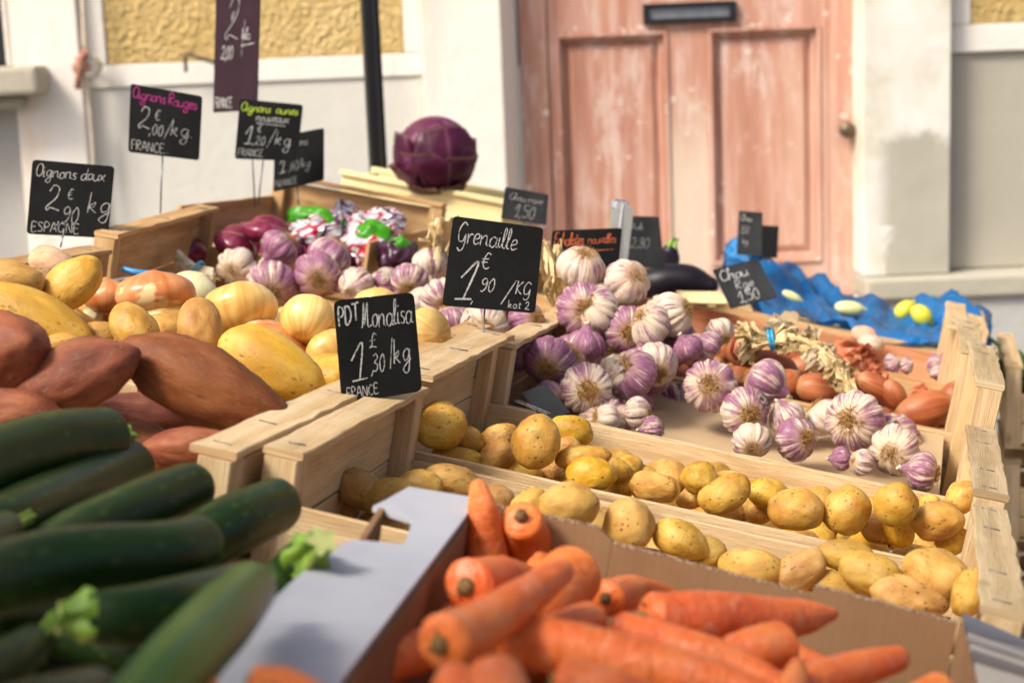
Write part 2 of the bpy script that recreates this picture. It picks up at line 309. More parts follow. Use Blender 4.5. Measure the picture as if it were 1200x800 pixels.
# ------------------------------------------------------------------ crates
def crate(label,s0,t0,L=.5,W=.3,htop=0.0,hside=-.05,hside_r=None,hbot=-.125,mat='wood',mat_s=None,yaw=0,raw=None,group='wooden produce crates on the stall',rail=.028,fend=True,rail2=None,mat_r=None,mat_rr=None,name='wooden_crate',inner=None,sides=(1,1),htl=None,nst=4):
    htr=htop
    mw=raw if raw is not None else STM(s0,t0,0)@Matrix.Rotation(R_(yaw),4,'Z')
    c=thing(name,label,'crate',mw,group)
    w=M[mat]; ws=M[mat_s or mat]; g=.0015
    for sx in (0,1):
        xo=L-g if sx else g; sg=-1 if sx else 1
        htop=htr if (sx or htl is None) else htl
        pw=.024
        for ty in (0,1):
            yo=W-g if ty else g; sy=-1 if ty else 1
            bm=bmesh.new(); plank(bm,Vector((xo+sg*(pw/2+.0005),yo+sy*(.011),hbot)),Vector((xo+sg*(pw/2+.0005),yo+sy*.011,htop-.006)),X,Y,pw,.021,n=4,jit=.0006)
            bmesh.ops.recalc_face_normals(bm,faces=bm.faces); link('corner_post',bm2me(bm,'corner_post'),w,c,smooth=False)
        # end board under the rail: two slats
        zb=hbot+.008; hh=(htop-.010-zb); a=hh*.52
        pk('end_board',c,w,[(Vector((xo+sg*.006,.024,zb+a/2)),Vector((xo+sg*.006,W-.024,zb+a/2)),Z,X,a-.004,.006)],n=6,jit=.0008)
        pk('end_board',c,w,[(Vector((xo+sg*.0062,.024,zb+a+(hh-a)/2)),Vector((xo+sg*.0062,W-.024,zb+a+(hh-a)/2)),Z,X,hh-a,.006)],n=6,jit=.0008)
        bm=bmesh.new(); rw=rail if (sx or rail2 is None) else rail2
        plank(bm,Vector((xo+sg*rw/2-sg*.001,.003,htop-.0025)),Vector((xo+sg*rw/2-sg*.001,W-.004,htop-.0025)),X,Z,rw,.0055,n=14,jit=.0011,ends=.0015)
        bmesh.ops.recalc_face_normals(bm,faces=bm.faces); r=link('top_rail',bm2me(bm,'top_rail'),M[mat_rr] if (mat_rr and sx) else (M[mat_r] if mat_r else w),c,smooth=False)
        for ty in ((.06,.30,.72,.93) if sx else (.08,.5,.9)):
            bm=bmesh.new(); tube(bm,[Vector((xo+sg*(rw*.30),W*ty,htop+.0004)),Vector((xo+sg*(rw*.72),W*ty+.0015,htop+.0006))],.0005,5)
            link('staple',bm2me(bm,'staple'),M['steel'],c)
    for ty in (0,1):
        if not sides[ty]: continue
        yo=W-g-.0245 if ty else g+.0245   # side boards sit on the inner side of the posts? keep just inside the crate wall
        yo=W-.0035 if ty else .0035
        zt=hside if (ty==0 or hside_r is None) else hside_r; zb=hbot+.006; hh=zt-zb; a=hh*.45
        pk('side_board',c,ws,[(Vector((.026,yo,zb+a/2)),Vector((L-.026,yo,zb+a/2)),Z,Y,a-.006,.005)],n=10,jit=.0008)
        pk('side_board',c,ws,[(Vector((.026,yo,zb+a+(hh-a)/2)),Vector((L-.026,yo,zb+a+(hh-a)/2)),Z,Y,hh-a,.005)],n=10,jit=.0008)
    for i in range(4):
        wd=(W-.012)/4; pk('floor_board',c,ws,[(Vector((.004,.006+wd*(i+.5),hbot+.001)),Vector((L-.004,.006+wd*(i+.5),hbot+.001)),Y,Z,wd-.004,.005)],n=3,jit=.0005)
    return c
# ------------------------------------------------------------------ vegetables: base meshes (unit size, long axis = local X or axis Z)
def blob(name,sub,fn):
    bm=bmesh.new(); bmesh.ops.create_icosphere(bm,subdivisions=sub,radius=1.0)
    for v in bm.verts: v.co=fn(v.co.normalized())
    return bm2me(bm,name)
def potato_fn(seed,amp=.12,taper=0.0,bend=0.0,dents=5):
    rr=random.Random(seed); o=Vector((rr.random()*50,rr.random()*50,rr.random()*50))
    dn=[Vector((rr.gauss(0,1),rr.gauss(0,1),rr.gauss(0,1))).normalized() for _ in range(dents)]
    def f(d):
        r=1+amp*noise.noise(d*.9+o)*1.35+amp*.4*noise.noise(d*2.4+o)
        for q in dn:
            a=d.angle(q); r-=.045*math.exp(-(a/.15)**2)
        p=Vector((d.x*r,d.y*r*(1-taper*d.x),d.z*r*(1-taper*d.x)))*.5
        p.z+=bend*(p.x*p.x)*2; return p
    return f
ME={}
ME['pot']=[blob('potato',4,potato_fn(i,.13,random.Random(i).uniform(-.1,.12),random.Random(i+5).uniform(-.1,.1))) for i in range(11)]
ME['bigpot']=[blob('large_potato',4,potato_fn(30+i,.10,.12,.05,7)) for i in range(3)]
def sweet_fn(seed):
    rr=random.Random(seed); o=Vector((rr.random()*50,rr.random()*50,rr.random()*50)); b=rr.uniform(-.3,.3)
    def f(d):
        x=d.x; prof=math.sqrt(max(0,1-x*x)); k=(1-abs(x)**2.2); rad=max(prof*.35,prof*.35+k*.65-.0) if abs(x)<.999 else 0
        rad=prof*((.90+.10*(1-abs(x)**1.5)) if x<0 else (.66+.34*(1-abs(x)**2)))
        r=1+.20*noise.noise(d*1.4+o)+.07*noise.noise(d*4.5+o)+.022*noise.noise(d*13+o)
        yz=Vector((d.y,d.z)); 
        if yz.length>1e-6: yz.normalize()
        p=Vector((x*.5*(1+.05*noise.noise(o)),yz.x*rad*r*.5,yz.y*rad*r*.5)); p.z+=b*p.x*p.x*.6; return p
    return f
ME['sweet']=[blob('sweet_potato',4,sweet_fn(i)) for i in (3,8,12)]
def onion_fn(seed,flat=.88,tip=.035):
    rr=random.Random(seed); o=Vector((rr.random()*50,rr.random()*50,rr.random()*50))
    def f(d):
        th=math.atan2(d.y,d.x)
        r=1+.05*noise.noise(d*1.4+o)+.012*noise.noise(Vector((math.cos(th)*7,math.sin(th)*7,0))+o)
        p=Vector((d.x,d.y,d.z*flat))*r*.5
        if d.z>.86: k=(d.z-.86)/.14; p.z+=tip*k*k; p.x*=1-.35*k; p.y*=1-.35*k
        if d.z<-.94: p.z+=.02
        return p
    return f
ME['onion']=[blob('onion',4,onion_fn(i,.84)) for i in range(3)]
ME['shallot']=[blob('shallot',4,onion_fn(20+i,1.2,.14)) for i in range(2)]
def garlic_mesh(seed,n,depth=.13,flat=.78,irr=.35):
    rr=random.Random(seed); o=Vector((rr.random()*50,rr.random()*50,0)); bm=bmesh.new(); nt_,np_=96,30
    # clove boundaries
    w=[1+irr*rr.uniform(-1,1) for _ in range(n)]; tot=sum(w); b=[0]
    for x in w: b.append(b[-1]+x/tot*2*PI)
    out=[rr.uniform(.93,1.05) for _ in range(n)]
    def lob(th):
        th%=2*PI
        for i in range(n):
            if th<=b[i+1]+1e-9:
                u=(th-b[i])/(b[i+1]-b[i]); return (1-depth)+depth*(math.sin(PI*u)**.55)*out[i]*1.02
        return 1
    prof=[]
    for k in range(np_+1):
        a=k/np_
        if a<.80:
            ph=-PI/2+a/.80*(PI*.88); r=math.cos(ph); z=math.sin(ph)*flat
            if ph<-1.0: z+= .16*((-1.0-ph)/.57)**1.5           # dimple at the root plate
            lb=min(1,max(0,(1-abs(math.sin(ph))**4)*1.3))
            prof.append((max(r,.001),z,lb))
        else:
            q=(a-.80)/.20; r0=math.cos(-PI/2+PI*.88); z0=math.sin(-PI/2+PI*.88)*flat
            prof.append((r0*(1-q)**1.3*1.0+.13*q**.5*(1),z0+q*.34,(1-q)*.4))
    rows=[]
    for (r,z,lb) in prof:
        row=[]
        for j in range(nt_):
            th=j*2*PI/nt_; l=lob(th+.12*z); k=1+(l-1)*lb + .02*noise.noise(Vector((math.cos(th)*9,math.sin(th)*9,z*1.5))+o)*lb+.04*noise.noise(Vector((math.cos(th),math.sin(th),z))+o)
            row.append(bm.verts.new(Vector((r*k*math.cos(th),r*k*math.sin(th),z))*.5))
        rows.append(row)
    for i in range(np_):
        for j in range(nt_): bm.faces.new((rows[i][j],rows[i][(j+1)%nt_],rows[i+1][(j+1)%nt_],rows[i+1][j]))
    bm.faces.new(list(reversed(rows[0]))); bm.faces.new(rows[-1])
    return bm2me(bm,'garlic_bulb')
ME['garlic']=[garlic_mesh(1,8,.15,.8,.6),garlic_mesh(2,11,.12,.76,.5),garlic_mesh(3,7,.22,.84,.6),garlic_mesh(5,12,.10,.72,.55),garlic_mesh(9,9,.15,.8,.6)]
def tuft(seed):
    rr=random.Random(seed); bm=bmesh.new(); z0=-.30
    for i in range(170):
        a=rr.uniform(0,2*PI); q=rr.random()**.7*.19; p=Vector((math.cos(a)*q,math.sin(a)*q,z0-.02)); d=Vector((math.cos(a)*q*4+rr.gauss(0,.35),math.sin(a)*q*4+rr.gauss(0,.35),-1)).normalized()
        pts=[p]; l=rr.uniform(.04,.11)
        for k in range(3): d=(d+Vector((rr.gauss(0,.45),rr.gauss(0,.45),rr.gauss(0,.2)))).normalized(); pts.append(pts[-1]+d*l*.5)
        tube(bm,pts,[.007,.006,.005,.003],4)
    bmesh.ops.create_uvsphere(bm,u_segments=12,v_segments=6,radius=.18,matrix=Matrix.Translation((0,0,z0))@Matrix.Diagonal((1,1,.25,1)))
    return bm2me(bm,'root_tuft')
ME['tuft']=[tuft(i) for i in range(3)]
def stalk(seed):
    rr=random.Random(seed); bm=bmesh.new()
    pts=[Vector((0,0,.34+.05*i))+Vector((rr.gauss(0,.012)*i,rr.gauss(0,.012)*i,0)) for i in range(6)]
    tube(bm,pts,[.085,.062,.055,.055,.05,.045],10); return bm2me(bm,'stalk')
ME['stalk']=[stalk(i) for i in range(2)]
def axis_mat(ax,spin=0.0,local='X'):
    q=ax.to_track_quat(local,'Y' if local=='Z' else 'Z').to_matrix().to_4x4()
    return q@Matrix.Rotation(spin,4,local)
def scr_axis(a,b):
    a=R_(a);b=R_(b); return d2w(Vector((math.cos(b)*math.cos(a),-math.cos(b)*math.sin(a),-math.sin(b))))
# ================================================================== SETTING
g=G('cobbled_ground',.9,.2); v=g.coord('Object',(1,1,1)); vo=g.vor(v,7,'DISTANCE_TO_EDGE'); c=g.ramp(g.noise(v,5,4),[(.3,(.16,.15,.14)),(.7,(.26,.25,.23))]); g.col(g.mix(g.step(vo,.02,.07),(.08,.075,.07),c)); g.bump(g.step(vo,.0,.15),.6,.02); M['ground']=g.m
bm=bmesh.new(); bmesh.ops.create_grid(bm,x_segments=2,y_segments=2,size=60); o=link('ground',bm2me(bm,'ground'),M['ground'],smooth=False); struct(o)
# wall materials
g=G('yellow_roughcast',.95,.1); v=g.coord('Object'); n=g.noise(v,52,5,.65); n2=g.vor(v,70); c=g.ramp(g.noise(v,3,3),[(.3,(.70,.52,.22)),(.7,(.80,.63,.31))]); c=g.mix(g.math('MULTIPLY',g.step(n,.36,.62),.55),g.mix(1.0,c,(.72,.66,.55),'MULTIPLY'),c)  # roughcast hollows darkened in the colour, standing in for occlusion shade
g.col(c); g.bump(g.math('ADD',n,g.math('MULTIPLY',n2,.6)),1.0,.014); M['rough']=g.m
def m_wall(name,base,stain,amt,warm=None):
    g=G(name,.9,.15); v=g.coord('Object'); vl=g.coord('Object',(1,1,.22))
    c=g.ramp(g.noise(v,2.5,4),[(.3,tuple(x*.93 for x in base)),(.7,base)])
    c=g.mix(g.math('MULTIPLY',g.step(g.noise(vl,4,5,.65,.4),.52,.72),amt),c,stain)
    if warm: c=g.mix(g.math('MULTIPLY',g.step(g.noise(g.coord('Object',(1,1,.3),None),7,4,.6),.56,.7),.55),c,warm)
    c=g.mix(g.math('MULTIPLY',g.step(g.noise(v,30,3,.7),.6,.72),.15),c,tuple(x*.7 for x in stain))
    g.col(c); g.bump(g.math('ADD',g.noise(v,14,5,.6),g.math('MULTIPLY',g.noise(v,60,3),.3)),.5,.006); return g.m
M['white']=m_wall('limewashed_plaster',(.80,.765,.68),(.60,.54,.42),.6,(.74,.66,.50))
M['whitewarm']=m_wall('stained_limewash',(.80,.76,.68),(.62,.50,.34),.7,(.70,.46,.26))
M['cement']=m_wall('grey_cement_render',(.44,.41,.33),(.34,.31,.24),.6)
M['cement_l']=m_wall('pale_cement_render',(.62,.60,.53),(.50,.47,.40),.55)
M['plinth']=m_wall('pale_stone_plinth',(.50,.50,.46),(.42,.42,.38),.45)
M['ledge']=m_wall('mossy_stone_ledge',(.46,.43,.34),(.24,.24,.17),.85)
M['grey_sh']=m_wall('grey_shutter_paint',(.42,.41,.38),(.33,.32,.30),.4)
M['stone']=m_wall('weathered_sill_stone',(.46,.42,.33),(.30,.27,.20),.6)
# pilaster at the right: limewash flaking off grey cement (patch with its own outline)
g=G('flaking_limewash',.9,.15); v=g.coord('Object'); tc=g.n('ShaderNodeTexCoord'); sp=g.n('ShaderNodeSeparateXYZ'); g.l(tc.outputs['Object'],sp.inputs[0])
cx,cz=on_y(1050,150).x,on_y(1055,170).z
nz=g.noise(v,6,5,.65,.6); line=g.math('ADD',g.math('MULTIPLY',g.math('SUBTRACT',sp.outputs[2],cz),2.6),g.math('MULTIPLY',g.math('SUBTRACT',nz,.5),.6))
edge=g.math('MULTIPLY',g.math('SUBTRACT',on_y(1045,150).x-.01,sp.outputs[0]),2.2); low=g.math('SUBTRACT',on_y(1055,262).z,sp.outputs[2])
fac=g.math('ADD',g.math('MAXIMUM',line,edge),g.math('MULTIPLY',g.math('GREATER_THAN',low,0),g.math('MULTIPLY',g.math('SUBTRACT',nz,.45),.9)))
c=g.mix(g.step(fac,-.10,.10),g.ramp(g.noise(v,6,4),[(.3,(.42,.40,.32)),(.7,(.50,.47,.38))]),g.ramp(g.noise(v,4,5,.65),[(.3,(.54,.50,.38)),(.48,(.72,.69,.59)),(.7,(.80,.79,.75))]))
g.col(c); g.bump(g.noise(v,16,4),.4,.006); M['flake']=g.m
# door paint
g=G('worn_salmon_door_paint',.65,.3); v=g.coord('Object'); vv=g.coord('Object',(1,1,.08)); vm=g.coord('Object',(1,1,.3))
c=g.ramp(g.noise(vm,4,4,.6),[(.3,(.42,.19,.125)),(.5,(.53,.275,.19)),(.7,(.62,.40,.30))])
c=g.mix(g.math('MULTIPLY',g.step(g.noise(vv,45,4,.6),.46,.68),.7),c,(.66,.46,.38))
c=g.mix(g.math('MULTIPLY',g.step(g.noise(vv,24,3,.6),.55,.7),.5),c,(.40,.17,.12))
c=g.mix(g.math('MULTIPLY',g.step(g.noise(vm,12,6,.75,.4),.53,.66),.75),c,(.70,.57,.49))
c=g.mix(g.math('MULTIPLY',g.step(g.noise(v,26,3,.6),.66,.70),.8),c,(.78,.68,.60))
tc=g.n('ShaderNodeTexCoord'); sp=g.n('ShaderNodeSeparateXYZ'); g.l(tc.outputs['Object'],sp.inputs[0]); xc=on_y(806,150,WALLY+.10).x; zc=on_y(806,190,WALLY+.1).z
dx=g.math('ABSOLUTE',g.math('SUBTRACT',sp.outputs[0],xc)); fd=g.math('MULTIPLY',g.math('LESS_THAN',dx,.053),g.ramp(g.math('ADD',g.math('MULTIPLY_ADD',sp.outputs[2],-1.6,1.6*zc+.35),g.math('MULTIPLY',g.noise(vm,8,4),.5)),[(.25,0.0),(.7,.75)]))
c=g.mix(fd,c,(.70,.60,.46)); g.col(c); g.bump(g.math('ADD',g.noise(vv,40,4),g.noise(v,30,3)),.35,.003); M['door']=g.m
house=thing('house','old village house front with yellow roughcast panels, limewashed pilasters and a salmon wooden door','house',Matrix.Translation((0,WALLY,0)))
def Lx(px,py=150,Y=WALLY): return on_y(px,py,Y).x
def Lz(py,px,Y=WALLY): return on_y(px,py,Y).z
def wp(name,mat,x0,x1,z0,z1,yf,yb=.35,bev=.004,parent=None):
    bm=bmesh.new(); box(bm,Vector(((x0+x1)/2,(yf+yb)/2,(z0+z1)/2)),x1-x0,yb-yf,z1-z0,bev=bev)
    bmesh.ops.recalc_face_normals(bm,faces=bm.faces); return link(name,bm2me(bm,name),M[mat],parent or house,smooth=False)
TOP=4.2
xA0,xA1=Lx(24,140),Lx(100,110); xB0,xB1=Lx(497,120),Lx(590,110); xC0,xC1=Lx(1008,170),Lx(1110,160)
zled=Lz(318,1110)
zyl=Lz(70,300); zyr=Lz(28,1170)
YD=.10
xd0,xd1=Lx(612,150,WALLY+YD),Lx(1003,150,WALLY+YD)
wp('pilaster','whitewarm',xA0,xA1,0,TOP,-.03)
wp('pilaster','white',xB0,xB1,0,TOP,-.035)
wp('pilaster','flake',xC0,xC1,zled,TOP,-.035)
# left bay
wp('cement_panel','cement_l',xA1+.002,xB0-.002,.0,zyl-.06,.012)
wp('plaster_band','white',xA1+.002,xB0-.002,zyl-.06+.001,zyl,.004)
wp('plaster_band','white',xA1+.002,Lx(122,40),zyl+.001,TOP,.004)
wp('plaster_band','white',Lx(473,40),xB0-.002,zyl+.001,TOP,.004)
wp('roughcast_panel','rough',Lx(122,40)+.001,Lx(473,40)-.001,zyl+.001,TOP,.010)
# right bay
XR=4.2
wp('cement_panel','cement',xC1+.002,XR,zled,Lz(62,1150),.035)
wp('plaster_band','white',xC1+.002,XR,Lz(62,1150)+.001,zyr,.018)
wp('plaster_band','white',xC1+.002,Lx(1140,15),zyr+.001,TOP,.018)
wp('roughcast_panel','rough',Lx(1140,15)+.001,XR,zyr+.001,TOP,.024)
wp('stone_ledge','ledge',xC0,XR,Lz(345,1110),zled-.002,-.075,bev=.01)
wp('plinth','plinth',xC0,XR,0,Lz(345,1110)-.002,-.055)
# far left bay: window over a sill, grey boarded opening under it
wp('boarded_opening','grey_sh',-1.9,xA0-.002,.0,Lz(112,20),.03)
wp('plinth','plinth',-4.2,-1.902,0,TOP,0)
sx1=Lx(44,100,WALLY-.14)
s_=wp('window_sill','stone',-1.95,sx1,Lz(112,20,WALLY-.14),Lz(78,20,WALLY-.14),-.14,.0,.012)
wp('window_sill','stone',-1.9,sx1-.06,Lz(128,20,WALLY-.08),Lz(112,20,WALLY-.14)-.002,-.08,.0,.012)
wp('window_surround','whitewarm',Lx(8,40)+.0,xA0-.002,Lz(78,20)+.002,TOP,-.03)
f_=wp('window_frame','black',-1.9,Lx(8,40)-.002,Lz(78,20)+.002,TOP,.04)
# splayed reveal left of the door
bm=bmesh.new(); a=[(xB1,-.035),(xd0-.004,YD-.002),(xd0-.004,.35),(xB1,.35)]
lo=[bm.verts.new((x,y,0)) for x,y in a]; hi=[bm.verts.new((x,y,TOP)) for x,y in a]
for i in range(4): bm.faces.new((lo[i],lo[(i+1)%4],hi[(i+1)%4],hi[i]))
bmesh.ops.recalc_face_normals(bm,faces=bm.faces); link('door_reveal',bm2me(bm,'reveal'),M['white'],house,smooth=False)
# door with two fielded panels
door_bm=bmesh.new()
def D(px,py): q=on_y(px,py,WALLY+YD); return q.x,q.z
xl0,_=D(655,170); xl1,_=D(785,170); xr0,_=D(832,170); xr1,_=D(962,170)
_,zt=D(806,35); _,zb=D(806,312); _,zbot=D(806,343); ztop=zt+.55
def db(x0,x1,z0,z1,yf,yb=YD+.05,bev=.002): box(door_bm,Vector(((x0+x1)/2,(yf+yb)/2,(z0+z1)/2)),x1-x0,yb-yf,z1-z0,bev=bev)
xs=xd0+.075
db(xd0,xs-.0015,0,ztop,YD-.012)                               # frame post
db(xs,xl0,zbot-.5,ztop,YD); db(xl1,xr0,zbot-.5,zt,YD+.0008); db(xr1,xd1-.075,zbot-.5,ztop,YD); db(xd1-.0735,xd1,0,ztop,YD-.010)
db(xl0+.0005,xr1-.0005,zt+.0005,ztop,YD+.0015); db(xl0+.0005,xl1-.0005,zbot-.5,zb,YD+.0015); db(xr0+.0005,xr1-.0005,zbot-.5,zb,YD+.0015)
for (a,b) in ((xl0,xl1),(xr0,xr1)):
    db(a-.002,b+.002,zb-.002,zt+.002,YD+.030,YD+.06)                    # recessed panel
    for q,(i0,i1,yy) in enumerate(((.0,.010,YD-.006),(.0105,.022,YD+.012))): # mouldings
        db(a+i0,b-i0,zt-i1,zt-i0,yy); db(a+i0,b-i0,zb+i0,zb+i1,yy); db(a+i0,a+i1,zb+i1+.0004,zt-i1-.0004,yy); db(b-i1,b-i0,zb+i1+.0004,zt-i1-.0004,yy)
    c0,c1,z0,z1=a+.045,b-.045,zb+.045,zt-.045                   # raised field with sloping borders
    o_=[(c0-.018,z0-.018),(c1+.018,z0-.018),(c1+.018,z1+.018),(c0-.018,z1+.018)]; i_=[(c0,z0),(c1,z0),(c1,z1),(c0,z1)]
    vo_=[door_bm.verts.new((x,YD+.0295,z)) for x,z in o_]; vi_=[door_bm.verts.new((x,YD+.016,z)) for x,z in i_]
    for k in range(4): door_bm.faces.new((vo_[k],vo_[(k+1)%4],vi_[(k+1)%4],vi_[k]))
    door_bm.faces.new(vi_)
bmesh.ops.recalc_face_normals(door_bm,faces=door_bm.faces)
door=link('door',bm2me(door_bm,'door'),M['door'],house,smooth=False)
def D2(px,py): return D(px,py)
x0,_=D(753,15); x1,_=D(862,15); _,z0=D(808,27); _,z1=D(808,3)
bm=bmesh.new(); cx_=(x0+x1)/2; cz_=(z0+z1)/2
for a in (((x0+x1)/2,z1-.006,x1-x0,.012),((x0+x1)/2,z0+.006,x1-x0,.012)): box(bm,Vector((a[0],YD-.008,a[1])),a[2],.020,a[3],bev=.002)
for x in (x0+.008,x1-.008): box(bm,Vector((x,YD-.008,cz_)),.016,.0196,z1-z0-.025,bev=.002)
bmesh.ops.recalc_face_normals(bm,faces=bm.faces); lb=link('letterbox',bm2me(bm,'letterbox'),M['black'],door,smooth=False)
bm=bmesh.new(); box(bm,Vector((cx_,YD-.003,cz_)),x1-x0-.034,.006,z1-z0-.026,bev=.001); bmesh.ops.recalc_face_normals(bm,faces=bm.faces)
link('flap',bm2me(bm,'flap'),simple('grey_metal_flap',(.30,.32,.34),.35,.6),lb,smooth=False)
kx,kz=D(989,151); bm=bmesh.new(); bmesh.ops.create_uvsphere(bm,u_segments=24,v_segments=12,radius=.022,matrix=Matrix.Translation((kx,YD-.045,kz))@Matrix.Diagonal((1,.7,1,1)))
tube(bm,[Vector((kx,YD-.03,kz)),Vector((kx,YD-.01,kz))],[.011,.013],14); link('knob',bm2me(bm,'knob'),simple('dull_brass',(.16,.12,.08),.4,.7),door)
# old tap / bracket on the left pilaster and the wall cable, iron hook
P=lambda px,py,Y: on_y(px,py,WALLY+Y)-Vector((0,WALLY,0))
bm=bmesh.new(); q=P(96,78,-.07); tube(bm,[P(98,68,-.03),P(98,62,-.07),P(95,70,-.08),P(93,88,-.08),P(91,104,-.07)],[.010,.012,.016,.010,.008],10); tube(bm,[P(86,80,-.075),P(104,78,-.075)],[.012,.012],10)
link('rusty_bracket',bm2me(bm,'rusty_bracket'),simple('rusty_iron',(.42,.20,.13),.8,0,.3),house)
bm=bmesh.new(); pts=[P(x,y,-.045) for x,y in ((95,-60),(97,0),(99,50),(102,70),(112,66),(118,78),(112,90),(104,86),(104,110),(108,160),(112,230),(116,300))]; tube(bm,pts,.006,8); link('wall_cable',bm2me(bm,'wall_cable'),simple('painted_cable',(.58,.50,.38),.7),house)
bm=bmesh.new(); pts=[P(x,y,q) for x,y,q in ((218,84,-.03),(217,66,-.05),(219,63,-.09),(245,72,-.05),(250,73,.01))]; tube(bm,pts,.005,8); link('iron_hook',bm2me(bm,'iron_hook'),simple('dark_iron',(.16,.12,.09),.7,.3),house)
# stone doorstep, in front of the door
bm=bmesh.new(); box(bm,Vector(((xd0+xd1)/2,-.17,(zbot-.02)/2)),xd1-xd0+.04,.24,zbot-.02,bev=.01); bmesh.ops.recalc_face_normals(bm,faces=bm.faces); link('doorstep',bm2me(bm,'doorstep'),M['ledge'],house,smooth=False)
# awning pole
pz=3.35; a=at_z(438,100,pz); b_=at_z(440,198,pz); bx,by=a.x,a.y
bm=bmesh.new(); tube(bm,[Vector((0,0,0)),Vector((0,0,3.2))],.021,4)
for dx in(-.009,.009): box(bm,Vector((dx,-.0165,1.6)),.006,.004,3.2)
box(bm,Vector((0,0,.01)),.12,.12,.02,bev=.003)
bmesh.ops.recalc_face_normals(bm,faces=bm.faces)
o=link('awning_pole',bm2me(bm,'awning_pole'),M['black'],None,Matrix.Translation((bx,by,0)),smooth=False); tag(o,'black square metal awning pole standing behind the stall in front of the yellow wall','pole')
# stall table
tb=thing('market_table','sloping wooden trestle table carrying the vegetable crates','table',STM(0,0,0))
pts=[(Vector((-.72,-.55+.2*i+.1,-.150)),Vector((.53,-.55+.2*i+.1,-.150)),Y,Z,.196,.02) for i in range(15)]
pk('tabletop',tb,M['wood_g'],pts,n=3,jit=.001)
for (s,t) in ((-.62,-.4),(.44,-.4),(-.62,2.2),(.44,2.2)):
    p=st(s,t,-.165); im=STM().inverted(); bm=bmesh.new(); q0=im@p; q1=im@Vector((p.x,p.y,0)); tube(bm,[q0,q1],.028,4); link('leg',bm2me(bm,'leg'),M['wood_g'],tb,smooth=False)
# ================================================================== CRATES
crate('poplar crate of large yellow potatoes, its left rail under the Monalisa price board',0,.0,W=.296,htop=0,hside=-.036,hside_r=-.062,mat_rr='wood_g')
crate('poplar crate of small round potatoes under the Grenaille price board',-.012,.302,L=.512,W=.294,htop=.008,hside=-.057,hside_r=-.065,rail2=.040,mat_rr='wood_g')
crate('tall sided poplar crate filled with purple garlic bulbs',0,.602,W=.294,htop=.050,hside=-.066,hside_r=-.055,hbot=-.125,htl=-.004,mat_rr='wood_g')
crate('reddish brown boarded crate of copper shallots behind the garlic',-.008,.902,W=.294,htop=.040,hside=-.055,hside_r=-.045,mat_s='wood_o',htl=-.03,mat_rr='wood_g')
crate('nearly empty reddish crate with a few loose garlic scraps, behind the shallots',-.018,1.202,W=.294,htop=.030,hside=-.045,hside_r=-.048,mat_s='wood_r',htl=-.03)
crate('pale crate holding sweet potatoes, left rail beside the Monalisa board',-.512,-.036,L=.508,W=.332,rail=.032,htop=.0,hside=-.05)
crate('crate of large long potatoes at the left edge under the ESPAGNE board',-.492,.302,L=.472,W=.395,htop=-.004,hside=-.05,mat='wood_o')
crate('brown stained crate of yellow onions below the violet lettered price board',-.498,.712,L=.475,W=.425,htop=.010,hside=-.045,mat='wood_o',yaw=8)
m=STM(-.325,1.165,0)@Matrix.Rotation(PI/2,4,'Z')
crate('warm brown crate of red onions and net bags with a high back wall',0,0,L=.40,W=.29,htop=.03,hside=-.005,mat='wood_o',raw=m,htl=-.05)
# tray with the printed edge
tr=thing('wooden_tray','shallow wooden tray with a faded printed front edge behind the dried stalks','tray',STM(.085,1.50,-.012),'wooden produce crates on the stall')
pk('side_board',tr,M['wood_o'],[(Vector((.0,0,-.06)),Vector((.285,0,-.075)),Z,Y,.055,.008),(Vector((.0,.09,-.06)),Vector((.285,.09,-.075)),Z,Y,.055,.008)],n=6,jit=.001)
pk('end_board',tr,M['wood_o'],[(Vector((.004,.006,-.06)),Vector((.004,.084,-.06)),Z,X,.055,.007),(Vector((.281,.006,-.075)),Vector((.281,.084,-.075)),Z,X,.055,.007)],n=3,jit=.001)
pk('base',tr,M['wood_o'],[(Vector((.004,.045,-.085)),Vector((.281,.045,-.10)),Y,Z,.08,.005)],n=2)
bm=bmesh.new(); box(bm,Vector((.13,-.0048,-.062)),.15,.0012,.018); link('printed_strip',bm2me(bm,'printed_strip'),simple('faded_print',(.50,.40,.16),.7,0,.5,9),tr,smooth=False)
# pale yellow painted tray at the back
def solid_tray(label,mw,L,W,H,mat,name='yellow_crate',cat='crate',group=None,th=.010):
    c=thing(name,label,cat,mw,group)
    pk('front_wall',c,M[mat],[(Vector((0,0,-H/2)),Vector((L,0,-H/2)),Z,Y,H,th)],n=6,jit=.001)
    pk('back_wall',c,M[mat],[(Vector((0,W,-H/2)),Vector((L,W,-H/2)),Z,Y,H,th)],n=6,jit=.001)
    for x in(.005,L-.005): pk('side_wall',c,M[mat],[(Vector((x,.006,-H/2)),Vector((x,W-.006,-H/2)),Z,X,H-.001,th)],n=4,jit=.001)
    for a in ((Vector((-.004,-.004,.004)),Vector((L+.004,-.004,.004)),Y),(Vector((-.004,W+.004,.004)),Vector((L+.004,W+.004,.004)),Y)): pk('rim',c,M[mat],[(a[0],a[1],a[2],Z,.02,.008)],n=5,jit=.0008)
    pk('base',c,M[mat],[(Vector((.01,W/2,-H+.004)),Vector((L-.01,W/2,-H+.004)),Y,Z,W-.02,.006)])
    return c
solid_tray('pale yellow painted wooden tray at the back, in front of the red cabbage',STM(-.60,1.84,.022),.30,.17,.11,'wood_p')
